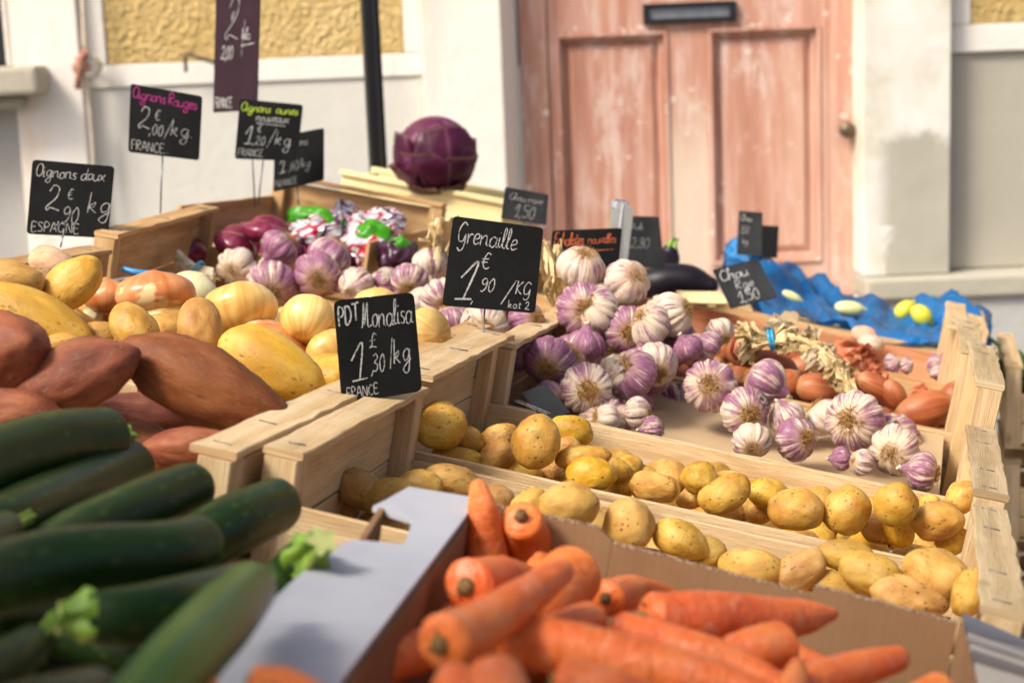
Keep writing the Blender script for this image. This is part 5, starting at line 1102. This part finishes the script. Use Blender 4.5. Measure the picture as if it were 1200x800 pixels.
# ---- net packets of onions with green labels
g=G('shiny_film',.15,.6); v=g.coord('Object'); n=g.noise(v,1.9,.5); g.col(g.ramp(n,[(.0,(.66,.64,.66)),(.42,(.55,.02,.05)),(.47,(.70,.68,.68)),(.54,(.14,.04,.12)),(.60,(.62,.58,.60))],'CONSTANT')); g.b.inputs['Transmission Weight'].default_value=.25; M['film']=g.m
M['greenlab']=simple('bright_green_label',(.10,.50,.02),.3,0,.3,22)
M['darkpack']=simple('dark_purple_packet',(.05,.015,.035),.25,0,.5,30)
for k,(x,y,t,w_,h_,lab) in enumerate(((378,268,1.30,70,44,'clear packet with a broad bright green label, leftmost of the packets'),(402,262,1.40,40,58,'upright clear packet corner with a red stripe behind the green labels'),(436,285,1.26,66,60,'crumpled clear and purple packet with a folded green label in the middle'),(466,300,1.22,44,44,'dark packet with a slim green label, nearest the Grenaille board'),(445,262,1.34,60,34,'crumpled white and red film behind the middle packet'))):
    p,kk=at_t(x,y,t); q=Matrix((d2w((1,.05,0)).normalized(),d2w((0,-.7,.7)).normalized(),d2w((0,-.7,-.7)).normalized())).transposed().to_4x4(); q.translation=p
    t_=thing('net_packet',lab,'packet',q,'packets of onions in the warm brown crate')
    me=blob('pack',4,lambda d,k=k:Vector((d.x*.5,d.y*.5,d.z*.35))*(1+.30*noise.noise(d*2.2+Vector((k*7,0,0)))+.20*abs(noise.noise(d*6+Vector((k*3,0,0))))))
    o=link('film',me,M['film'] if k!=3 else M['darkpack'],t_,smooth=(k==3)); o.matrix_basis=Matrix.Diagonal((w_*kk/F,h_*kk/F,.07,1))
    if k in(0,2,3):
        s2=[(.8,.42),0,(.55,.5),(.55,.35)][k]; bm=bmesh.new(); nn=12; rows=[]
        for i in range(nn+1):
            rows.append([])
            for j in range(nn+1):
                u=i/nn-.5;w2=j/nn-.5; rows[-1].append(bm.verts.new(Vector((u*w_*kk/F*s2[0]*1.25,w2*h_*kk/F*s2[1]*1.2,.031-.05*(u*u+w2*w2)+.008*noise.noise(Vector((u*4,w2*4,k)))))))
        for i in range(nn):
            for j in range(nn): bm.faces.new((rows[i][j],rows[i+1][j],rows[i+1][j+1],rows[i][j+1]))
        bmesh.ops.solidify(bm,geom=bm.faces[:],thickness=.0008); l_=link('green_label',bm2me(bm,'green_label'),M['greenlab'],t_); l_.matrix_basis=Matrix.Rotation(-.25,4,'Z')@Matrix.Translation((-.01 if k==0 else .002,.004,0))
# ---- crate with blue plastic lining
g=G('blue_plastic_film',.28,.5); v=g.coord('Object'); g.col(g.ramp(g.noise(v,5,3),[(.3,(.01,.17,.44)),(.6,(.015,.24,.60)),(.8,(.06,.34,.72))])); g.b.inputs['Transmission Weight'].default_value=.12; g.bump(g.noise(g.coord('Object',(1,3,1)),9,4,.6,1.5),.35,.02); M['blue']=g.m
def ridge(x): # photo outline of the plastic: back rim height per x
    K=[(850,292),(866,284),(890,302),(930,312),(965,328),(1000,345),(1040,364),(1060,352),(1085,346),(1120,345),(1145,354),(1162,372)]
    if x<=K[0][0]: return K[0][1]
    for (a,b),(c,d) in zip(K,K[1:]):
        if x<=c: return b+(d-b)*(x-a)/(c-a)
    return K[-1][1]
def low(x):
    K=[(850,352),(900,362),(960,384),(1010,396),(1060,408),(1110,412),(1162,405)]
    if x<=K[0][0]: return K[0][1]
    for (a,b),(c,d) in zip(K,K[1:]):
        if x<=c: return b+(d-b)*(x-a)/(c-a)
    return K[-1][1]
bm=bmesh.new(); rows=[]; nx,ny=90,34
for i in range(nx+1):
    x=850+312*i/nx; row=[]
    for j in range(ny+1):
        w_=j/ny; 
        if w_<.7: q=w_/.7; t=1.62+.34*q; sag=-.035*math.sin(PI*q); y=low(x)+(ridge(x)-low(x))*q
        else: q=(w_-.7)/.3; t=1.96+.05*q; sag=-.10*q; y=ridge(x)
        p=px3(x,y,t)+N*(sag*.6 if w_>=.7 else sag*.25)
        f=noise.noise(Vector((i*.09,j*.12,0)))*.026+(1-abs(noise.noise(Vector((i*.09+j*.13,j*.03-i*.03,4))))*2.2)*.018+(1-abs(noise.noise(Vector((i*.10-j*.14,j*.05,8))))*2.2)*.013
        row.append(bm.verts.new(p+(N*.8-V*.5)*(f-.012)))
    rows.append(row)
for i in range(nx):
    for j in range(ny): bm.faces.new((rows[i][j],rows[i+1][j],rows[i+1][j+1],rows[i][j+1]))
bmesh.ops.solidify(bm,geom=bm.faces[:],thickness=.0012)
o=link('blue_plastic_sheet',bm2me(bm,'blue_plastic_sheet'),M['blue'],None); tag(o,'crumpled translucent blue plastic sheet lining the crate at the far right of the stall','plastic sheet')
bm=bmesh.new(); me=blob('knot',4,lambda d:d*(.5+.22*abs(noise.noise(d*3))+.1*noise.noise(d*7)))
p,k=at_t(873,300,1.9); o=link('plastic_tuft',me,M['blue'],None,Matrix.Translation(p)@Matrix.Diagonal((.055,.05,.06,1))); tag(o,'bunched up tuft of blue plastic beside the two dark price boards','plastic sheet')
crate('wooden crate under the crumpled blue plastic at the far right',.20,1.62,L=.33,W=.34,htl=-.10,htop=-.02,hside=-.055,mat='wood')
M['endive']=simple('endive_leaf',(.74,.70,.30),.4,0,.2,30)
M['endive_y']=simple('yellow_green_leaf',(.66,.62,.05),.4,0,.25,30)
for (x,y,w_,h_,a,lab,mt) in ((995,361,34,17,-4,'pale cream endive lying in the blue plastic','endive'),(928,347,24,10,-25,'slim cream leaf end in the blue plastic by the slanted board','endive'),(1060,363,26,20,40,'yellow green endive standing left of its twin in the blue plastic','endive_y'),(1080,369,28,22,-40,'bright yellow endive, right one of the pair in the blue plastic','endive_y')):
    q=(low(x)-y)/(low(x)-ridge(x)); t=1.62+.34*q-.026; p,k=at_t(x,y,t); mw=Matrix.Translation(p)@axis_mat(scr_axis(a,0),0,'Z')@Matrix.Diagonal((h_*k/F,h_*k/F,w_*k/F/1.15,1)); o=link('endive',mm('shallot',0,mt),None,None,mw); tag(o,lab,'endive','endives in the blue plastic')
# silvery metal holder
t_=thing('metal_holder','shiny silver metal clip stand beside the Echalotes board','metal holder',Matrix.Translation(at_z(728,300,2.45)))
i0=Matrix.Translation(-at_z(728,300,2.45))
def quadbox(name,c,z,th,mat,parent,i0):
    P_=[i0@at_z(x,y,zz) for (x,y),zz in zip(c,z)]; n=(P_[1]-P_[0]).cross(P_[3]-P_[0]).normalized(); 
    if n.dot(fw)<0: n=-n
    bm=bmesh.new(); a=[bm.verts.new(p) for p in P_]; b=[bm.verts.new(p+n*th) for p in P_]; bm.faces.new(a); bm.faces.new(list(reversed(b)))
    for i in range(4): bm.faces.new((a[i],b[i],b[(i+1)%4],a[(i+1)%4]))
    bmesh.ops.recalc_face_normals(bm,faces=bm.faces); bmesh.ops.bevel(bm,geom=bm.edges[:],offset=th*.2,segments=1,affect='EDGES'); return link(name,bm2me(bm,name),M[mat],parent,smooth=False)
quadbox('front_plate',[(731,238),(743,244),(730,352),(715,348)],[2.44,2.47,2.47,2.44],.004,'chrome',t_,i0)
quadbox('side_plate',[(716,236),(730,237.5),(714,348),(705,346)],[2.47,2.438,2.438,2.47],.004,'chrome',t_,i0)
quadbox('clip_head',[(718,233),(737,235),(736,247),(717,245)],[2.458,2.458,2.458,2.458],.012,'chrome',t_,i0)
# ================================================================== PRICE BOARDS WITH CHALK WRITING
GL={ # single line glyphs: width, strokes
'a':(.62,[[(.5,.42),(.3,.52),(.1,.35),(.12,.08),(.32,0),(.48,.2),(.52,.5)],[(.52,.5),(.5,.1),(.66,.02)]]),
'b':(.55,[[(.05,.0),(.12,.5),(.2,.95),(.12,1),(.08,.5),(.1,.05),(.35,.0),(.45,.25),(.25,.42),(.1,.3)]]),
'c':(.52,[[(.46,.42),(.28,.52),(.08,.3),(.15,.03),(.35,0),(.5,.1)]]),
'd':(.62,[[(.5,.42),(.3,.5),(.1,.3),(.15,.03),(.35,.03),(.5,.3),(.55,1)],[(.55,1),(.52,.1),(.66,.02)]]),
'e':(.5,[[(.06,.22),(.4,.32),(.38,.5),(.18,.48),(.08,.2),(.2,0),(.48,.1)]]),
'g':(.6,[[(.5,.42),(.3,.52),(.1,.32),(.2,.05),(.42,.15),(.5,.5)],[(.5,.5),(.48,-.3),(.3,-.48),(.1,-.32),(.3,-.1),(.6,.1)]]),
'h':(.58,[[(.05,.0),(.12,.6),(.22,1),(.12,.98),(.1,0)],[(.1,.2),(.3,.5),(.45,.42),(.45,.08),(.6,.04)]]),
'i':(.26,[[(.08,.5),(.08,.08),(.22,.02)],[(.1,.72),(.12,.76)]]),
'k':(.55,[[(.1,1),(.1,0)],[(.1,.3),(.38,.52),(.34,.3),(.12,.26)],[(.15,.26),(.5,.0)]]),
'l':(.32,[[(.02,.1),(.22,.7),(.2,1),(.1,.9),(.1,.1),(.3,.02)]]),
'n':(.62,[[(.06,.5),(.08,0)],[(.08,.3),(.3,.52),(.45,.4),(.46,.08),(.62,.04)]]),
'o':(.5,[[(.3,.5),(.1,.4),(.08,.1),(.28,0),(.44,.2),(.38,.46),(.26,.5)]]),
'r':(.42,[[(.06,.5),(.1,0)],[(.1,.3),(.25,.5),(.42,.46)]]),
's':(.42,[[(.38,.46),(.18,.5),(.12,.34),(.34,.2),(.3,.02),(.06,.04)]]),
't':(.38,[[(.2,.85),(.16,.1),(.34,.02)],[(.02,.55),(.38,.58)]]),
'u':(.58,[[(.06,.5),(.08,.1),(.28,.0),(.45,.2),(.48,.5)],[(.48,.5),(.48,.1),(.6,.02)]]),
'v':(.5,[[(.04,.5),(.2,0),(.4,.5),(.5,.46)]]),
'x':(.52,[[(.04,.5),(.45,0)],[(.46,.52),(.04,0)]]),
'A':(.62,[[(.02,0),(.3,1),(.56,0)],[(.12,.35),(.46,.37)]]),'C':(.58,[[(.52,.85),(.3,1),(.06,.6),(.12,.12),(.34,0),(.54,.15)]]),
'D':(.62,[[(.1,1),(.08,0),(.4,.08),(.54,.5),(.38,.92),(.04,1)]]),'E':(.52,[[(.48,.98),(.1,1),(.08,.0),(.5,.02)],[(.1,.52),(.4,.54)]]),
'F':(.5,[[(.08,0),(.1,1),(.5,1)],[(.1,.55),(.4,.56)]]),'G':(.66,[[(.56,.85),(.3,1),(.06,.6),(.14,.1),(.42,.1),(.54,.45),(.52,-.2),(.3,-.4),(.12,-.25)]]),
'K':(.56,[[(.1,1),(.08,0)],[(.5,.98),(.12,.45),(.52,0)]]),'M':(.85,[[(.02,.0),(.1,.1),(.22,1),(.24,.1),(.5,1),(.5,.15),(.62,0),(.8,.08)]]),
'N':(.62,[[(.06,0),(.08,1),(.5,.0),(.52,1)]]),'O':(.64,[[(.34,1),(.14,.86),(.05,.5),(.14,.1),(.36,.0),(.55,.25),(.57,.7),(.44,.96),(.30,1)]]),
'P':(.54,[[(.08,0),(.1,1),(.4,.98),(.48,.7),(.32,.5),(.1,.5)]]),'R':(.58,[[(.08,0),(.1,1),(.42,.95),(.44,.65),(.1,.5),(.54,0)]]),
'S':(.5,[[(.46,.88),(.24,1),(.08,.78),(.4,.4),(.34,.05),(.04,.08)]]),'T':(.58,[[(.02,.98),(.58,1)],[(.3,1),(.28,0)]]),
'0':(.5,[[(.26,1),(.06,.6),(.12,.1),(.3,0),(.44,.4),(.36,.9),(.24,1)]]),'1':(.42,[[(.02,.55),(.3,1),(.26,.0)],[(.06,.0),(.46,.03)]]),
'2':(.56,[[(.06,.75),(.2,1),(.42,.88),(.36,.5),(.04,.12),(.12,.0),(.2,.1),(.56,.0)]]),'3':(.48,[[(.06,.9),(.3,1),(.4,.75),(.18,.54),(.42,.35),(.32,.02),(.04,.08)]]),
'5':(.5,[[(.46,1),(.12,.98),(.1,.6),(.38,.55),(.42,.15),(.2,0),(.04,.1)]]),'6':(.48,[[(.4,.98),(.12,.6),(.1,.1),(.32,0),(.42,.3),(.24,.46),(.1,.3)]]),'8':(.48,[[(.25,.55),(.08,.8),(.25,1),(.4,.8),(.1,.2),(.25,0),(.42,.2),(.25,.55)]]),
'9':(.48,[[(.42,.7),(.2,.52),(.06,.78),(.24,1),(.42,.8),(.4,.3),(.2,0),(.08,.06)]]),'/':(.36,[[(.0,-.1),(.34,1.05)]]),'|':(.22,[[(.1,-.15),(.12,1.1)]]),',':(.2,[[(.12,.1),(.04,-.18)]]),
'€':(.56,[[(.5,.9),(.28,1),(.12,.6),(.14,.2),(.32,0),(.52,.1)],[(.0,.6),(.4,.64)],[(.0,.4),(.36,.42)]]),'£':(.56,[[(.5,.85),(.32,1),(.22,.7),(.22,.2),(.06,.02),(.3,.08),(.54,.0)],[(.06,.5),(.42,.54)]]),'.':(.2,[[(.08,.05),(.11,.02)]]),' ':(.35,[]),"-":(.4,[[(.05,.35),(.34,.37)]]),
}
def chalk(bm,quad,txt,u,v_,size,wid=.02,slant=.12,asp=None,rnd=None,ls=.06,up=0.0,fit=None):
    """write txt from board coords (u,v) (0..1, v down), size = letter height as a share of board height"""
    tl,tr,br_,bl=quad; Wd=(tr-tl).length; Hd=(bl-tl).length; n=(tr-tl).cross(bl-tl).normalized()
    if n.dot(fw)>0: n=-n
    def P_(a,b): return (tl*(1-a)+tr*a)*(1-b)+(bl*(1-a)+br_*a)*b+n*.0006
    x=u; xs=1.0
    if fit:
        tot=sum(GL.get(c_,GL[' '])[0]+ls for c_ in txt)*size*Hd/Wd; xs=fit/tot
    for ch in txt:
        w_,strokes=GL.get(ch,GL[' '])
        jy=rnd.uniform(-.04,.04)*size
        for s_ in strokes:
            pts=[Vector((a,b,0)) for a,b in s_]; sm=crom(pts,5) if len(pts)>2 else [pts[0].lerp(pts[1],k/4) for k in range(5)]
            W2=[]
            for q in sm:
                uu=x+(q.x+q.y*slant)*xs*size*Hd/Wd; vv=v_-(q.y*size)+jy+up*(uu-u); W2.append(P_(uu,vv))
            pv=None
            for k,q in enumerate(W2):
                t=(W2[min(k+1,len(W2)-1)]-W2[max(k-1,0)]); 
                if t.length<1e-7: continue
                t.normalize(); sd=t.cross(n); ww=.8*wid*Hd*(.75+.35*noise.noise(Vector((k*.7,x*30,v_*9))))*.5
                ring=(bm.verts.new(q+sd*ww),bm.verts.new(q-sd*ww))
                if pv: bm.faces.new((pv[0],pv[1],ring[1],ring[0]))
                pv=ring
        x+=(w_+ls)*xs*size*Hd/Wd
def sign(label,quad_px,zs_,writing,pin=None,mat='slate',rc=.06,dots=True):
    Q=[at_z(x,y,z) for (x,y),z in zip(quad_px,zs_)]
    # make it planar
    n=((Q[2]-Q[0]).cross(Q[3]-Q[1])).normalized(); 
    if n.dot(fw)>0: n=-n
    c=sum(Q,Vector())/4; Q=[q-n*(q-c).dot(n) for q in Q]
    base=(sum(Q[2:],Vector())/2) if pin is None else at_z(*pin[-1])
    t_=thing('price_board',label,'price board',Matrix.Translation(base),'chalk price boards'); i0=Matrix.Translation(-base); Q=[i0@q for q in Q]
    # rounded board
    out=[]; th=.0022
    for i in range(4):
        a,b,d=Q[i-1],Q[i],Q[(i+1)%4]; r=rc*min((a-b).length,(d-b).length)
        p0=b+(a-b).normalized()*r; p1=b+(d-b).normalized()*r
        for k in range(5): u=k/4; out.append(p0*(1-u)**2+b*2*u*(1-u)+p1*u*u)
    bm=bmesh.new(); f=[bm.verts.new(p) for p in out]; b_=[bm.verts.new(p-n*th) for p in out]; bm.faces.new(f); bm.faces.new(list(reversed(b_))); m_=len(out)
    for i in range(m_): bm.faces.new((f[i],b_[i],b_[(i+1)%m_],f[(i+1)%m_]))
    bmesh.ops.recalc_face_normals(bm,faces=bm.faces); link('board',bm2me(bm,'board'),M[mat],t_,smooth=False)
    rnd=random.Random(len(label)); by={}
    for w_ in writing: by.setdefault(w_[0],[]).append(w_[1:])
    for col_,ws in by.items():
        bm=bmesh.new()
        for a in ws:
            if a[0]=='_':
                _,u0,v0,u1,v1,wd=a; tl,tr,br_,bl=Q
                P_=lambda a_,b2:(tl*(1-a_)+tr*a_)*(1-b2)+(bl*(1-a_)+br_*a_)*b2+n*.0006
                H_=(bl-tl).length; dn=(bl-tl).normalized(); k=[P_(u0,v0)-dn*wd*H_/2,P_(u1,v1)-dn*wd*H_/2,P_(u1,v1)+dn*wd*H_/2,P_(u0,v0)+dn*wd*H_/2]; bm.faces.new([bm.verts.new(q) for q in k])
            else: chalk(bm,Q,*a[:4],rnd=rnd,**(a[4] if len(a)>4 else {}))
        link('chalk_writing',bm2me(bm,'chalk_writing'),M[col_],t_,smooth=False)
    if pin:
        bm=bmesh.new(); pp=[i0@at_z(*p) for p in pin]; pp[0]=pp[0]-n*.003; tube(bm,pp,.0011,7); link('pin',bm2me(bm,'pin'),M['steel'],t_)
    return t_
B=dict
sign('black board chalked PDT Monalisa 1,30 /kg FRANCE, on the potato crate rail',[(391,352),(485,342),(495,458),(401,474)],[1.335,1.35,1.35,1.335],
 [('chalk','PDT',.03,.25,.17,B(fit=.27,wid=.026,slant=0,up=-.12,ls=.0)),('chalk','Monalisa',.31,.30,.24,B(fit=.64,wid=.018,ls=-.03,slant=.1)),('chalk','£',.38,.50,.14,B(wid=.014)),('chalk','1',.12,.80,.36,B(wid=.026,slant=.1)),('chalk',',',.38,.74,.2,B(wid=.016)),('chalk','30',.40,.74,.17,B(fit=.17,wid=.015)),('chalk','|',.60,.70,.24,B(wid=.012)),('chalk','kg',.66,.68,.24,B(fit=.24,wid=.018)),('chalk','FRANCE',.06,.95,.10,B(fit=.40,wid=.012,slant=0,ls=.03))],
 pin=[(446,462,1.345),(447,474,1.352),(447,482,1.36)],rc=.09)
sign('black board chalked Grenaille 1,90 /KG on a steel pin',[(531,253),(637,267),(627,367),(518,358)],[1.68,1.68,1.68,1.68],
 [('chalk','Grenaille',.07,.28,.23,B(fit=.66,wid=.018,ls=-.02,up=.02)),('chalk','1',.10,.93,.44,B(wid=.032,slant=.25)),('chalk','€',.36,.55,.18,B(wid=.018)),('chalk',',',.30,.93,.15,B(wid=.014)),('chalk','90',.38,.80,.15,B(wid=.018)),('chalk','/',.63,.90,.25,B(wid=.018,slant=.2)),('chalk','KG',.76,.80,.15,B(fit=.18,wid=.016)),('chalk','kat 2',.70,.965,.09,B(fit=.24,wid=.012,slant=0,ls=.08))],
 pin=[(568,362,1.682),(565,402,1.68),(560,425,1.675),(556,443,1.67)],rc=.05)
sign('leftmost black board chalked Oignons doux 2,90 kg ESPAGNE',[(38,187),(134,195),(126,279),(31,274)],[1.95,1.95,1.95,1.95],
 [('chalk','Oignons doux',.05,.22,.17,B(fit=.85,wid=.016,ls=-.02)),('chalk','2',.20,.66,.34,B(wid=.022)),('chalk','€',.46,.50,.14,B(wid=.014)),('chalk',',90',.36,.82,.22,B(wid=.016)),('chalk','kg',.70,.66,.28,B(wid=.016)),('chalk','ESPAGNE',.05,.96,.13,B(fit=.6,wid=.014,slant=0,ls=.04))],
 pin=[(74,272,1.95),(72,284,1.95),(71,290,1.95)],rc=.06)
sign('black board with violet heading, chalked 2,00 /kg FRANCE, on a long wire',[(153,98),(237,113),(233,188),(150,178)],[2.22,2.22,2.22,2.22],
 [('chalk_v','Oignons Rouges',.03,.20,.17,B(fit=.90,wid=.030,ls=-.06,up=.03)),('chalk','2',.12,.62,.32,B(wid=.020)),('chalk','€',.35,.48,.15,B(wid=.014)),('chalk',',00',.28,.70,.16,B(wid=.014)),('chalk','/',.50,.72,.28,B(wid=.012)),('chalk','kg.',.57,.68,.24,B(wid=.014)),('chalk','FRANCE..',.04,.96,.14,B(wid=.014,slant=0,ls=.03))],
 pin=[(190,180,2.22),(189,215,2.22),(188,250,2.22)],rc=.05)
sign('tall violet brown board chalked 2,00 kilo FRANCE, cut by the top of the view',[(254,-60),(306,-60),(300,129),(250,132)],[2.58,2.50,2.50,2.58],
 [('chalk','2',.22,.56,.26,B(wid=.008,slant=.2)),('chalk','€',.38,.45,.06,B(wid=.008)),('chalk','2,00',.16,.68,.08,B(wid=.010,ls=-.06)),('chalk','|',.60,.64,.18,B(wid=.006)),('chalk','kilo',.62,.56,.07,B(wid=.009,ls=-.1)),('_chalk' if 0 else 'chalk','_',.62,.60,.92,.585,.006),('chalk','FRANCE',.04,.975,.06,B(wid=.010,slant=0,ls=-.06))],
 pin=[(290,128,2.56),(296,190,2.56),(299,244,2.56)],mat='slate2',rc=.02)
sign('black board with green heading, chalked nouveaux 1,20 /kg FRANCE',[(281,116),(355,123),(348,189),(275,186)],[2.45,2.45,2.45,2.45],
 [('chalk_g','Oignons Jaunes',.03,.19,.14,B(fit=.90,wid=.030,ls=-.06)),('chalk','nouveaux',.28,.35,.15,B(fit=.52,wid=.018,ls=-.05)),('chalk','_',.30,.385,.76,.40,.012),('chalk','1',.12,.74,.30,B(wid=.026)),('chalk','€',.32,.54,.12,B(wid=.016)),('chalk',',20',.26,.75,.15,B(wid=.014)),('chalk','/',.50,.76,.30,B(wid=.014)),('chalk','kg',.60,.74,.24,B(wid=.016)),('chalk','FRANCE.',.04,.95,.12,B(wid=.014,slant=0,ls=.03))],
 pin=[(308,188,2.45),(305,215,2.45),(303,240,2.45)],rc=.05)
sign('dark board half behind the green headed one, chalked 1,60 FRANCE',[(322,161),(379,150),(379,211),(320,225)],[2.55,2.52,2.52,2.55],
 [('chalk','Oignons',.20,.25,.15,B(wid=.010,ls=-.06)),('chalk','1',.10,.68,.30,B(wid=.022)),('chalk',',60/kg',.30,.68,.18,B(wid=.010,ls=-.04)),('chalk','FRANCE',.04,.94,.12,B(wid=.010,slant=0))],
 pin=[(347,217,2.55),(349,232,2.55),(350,240,2.55)],rc=.05)
sign('black board with orange chalk heading Echalotes nouvelles behind the garlic heap',[(647,270),(729,267),(722,345),(641,345)],[2.12,2.12,2.12,2.12],
 [('chalk_o','Echalotes',.04,.24,.19,B(fit=.42,wid=.022,ls=-.06)),('chalk_o','nouvelles',.52,.22,.14,B(fit=.40,wid=.014,ls=-.08)),('chalk_o','_',.42,.34,.90,.32,.010),('chalk','1,50',.06,.85,.34,B(wid=.014))],
 pin=[(683,343,2.12),(683,372,2.12)],rc=.05)
sign('small dark board chalked 1,50 in front of the door frame behind Grenaille',[(592,219),(643,228),(640,264),(587,256)],[2.45,2.45,2.45,2.45],
 [('chalk','Chou rave',.12,.36,.20,B(fit=.75,wid=.022,ls=-.06)),('chalk','1,50',.26,.88,.40,B(wid=.026,ls=.0))],pin=[(614,258,2.45),(612,290,2.45)],mat='slate3',rc=.05)
sign('dark grey board right of the silver clip stand, chalk rubbed out',[(735,253),(772,254),(779,314),(730,312)],[2.55,2.55,2.55,2.55],
 [('chalk','Aub',.14,.26,.12,B(wid=.012)),('chalk','2,80',.14,.62,.20,B(wid=.012,ls=-.04))],mat='slate3',pin=[(752,312,2.55),(752,335,2.55)],rc=.04)
sign('narrow grey board rising from the blue plastic tuft, left of its black neighbour',[(866,247),(893,249),(893,300),(863,298)],[2.82,2.80,2.80,2.82],
 [('chalk','Chou',.08,.22,.14,B(wid=.018,ls=-.08)),('chalk','1,50',.10,.50,.16,B(wid=.012,ls=-.1)),('chalk','kg',.2,.74,.13,B(wid=.012,ls=-.1))],mat='slate3',pin=[(876,299,2.81),(876,312,2.81)],rc=.03)
sign('small plain black board close behind the narrow grey one',[(893,264),(912,265),(910,302),(892,302)],[2.92,2.90,2.90,2.92],[],pin=[(901,302,2.91),(901,315,2.91)],rc=.04)
sign('slanted grey board chalked Chou Rouge leaning on the blue plastic',[(835,316),(888,303),(911,347),(856,361)],[2.42,2.42,2.38,2.38],
 [('chalk','Chou',.06,.34,.26,B(wid=.034,ls=-.02)),('chalk','Rge',.28,.62,.22,B(wid=.026,ls=.0)),('chalk','1,50',.22,.94,.26,B(wid=.028,ls=.0))],mat='slate3',pin=[(880,352,2.4),(884,366,2.4)],rc=.04)
sign('small bare slate tag lying in the garlic crate by the dividing board',[(612,461),(640,448),(668,484),(640,492)],[1.63,1.66,1.60,1.57],
 [('chalk','||',.03,.75,.55,B(wid=.02,slant=-.6,ls=-.1))],mat='slate3',rc=.02)
# ================================================================== added canvas awning on posts, out of view, put in to shade the stall front
aw=thing('added_shade_awning','added cream canvas awning on posts, out of view, shading the front of the stall','awning',Matrix.Translation((-.9,0,0)))
g=G('cream_canvas',.9,.1); g.col(g.ramp(g.noise(g.coord(),6,3),[(.3,(.60,.56,.46)),(.7,(.68,.64,.54))])); M['canvas']=g.m
bm=bmesh.new(); rows=[]
for i in range(21):
    rows.append([])
    for j in range(13):
        x=-2.2+i*.19; y=-2.2+j*.188; z=2.42+.05*math.cos(i*PI/5)*.4-.10*(j/12)
        rows[-1].append(bm.verts.new((x,y,z)))
for i in range(20):
    for j in range(12): bm.faces.new((rows[i][j],rows[i+1][j],rows[i+1][j+1],rows[i][j+1]))
bmesh.ops.solidify(bm,geom=bm.faces[:],thickness=.004)
link('shade_canopy',bm2me(bm,'shade_canopy'),M['canvas'],aw)
for x,y in ((-2.15,-2.1),(1.55,-2.1),(-2.15,.1),(1.55,.1)):
    bm=bmesh.new(); tube(bm,[Vector((x,y,0)),Vector((x,y,2.30))],.02,10); link('post',bm2me(bm,'post'),M['black'],aw)
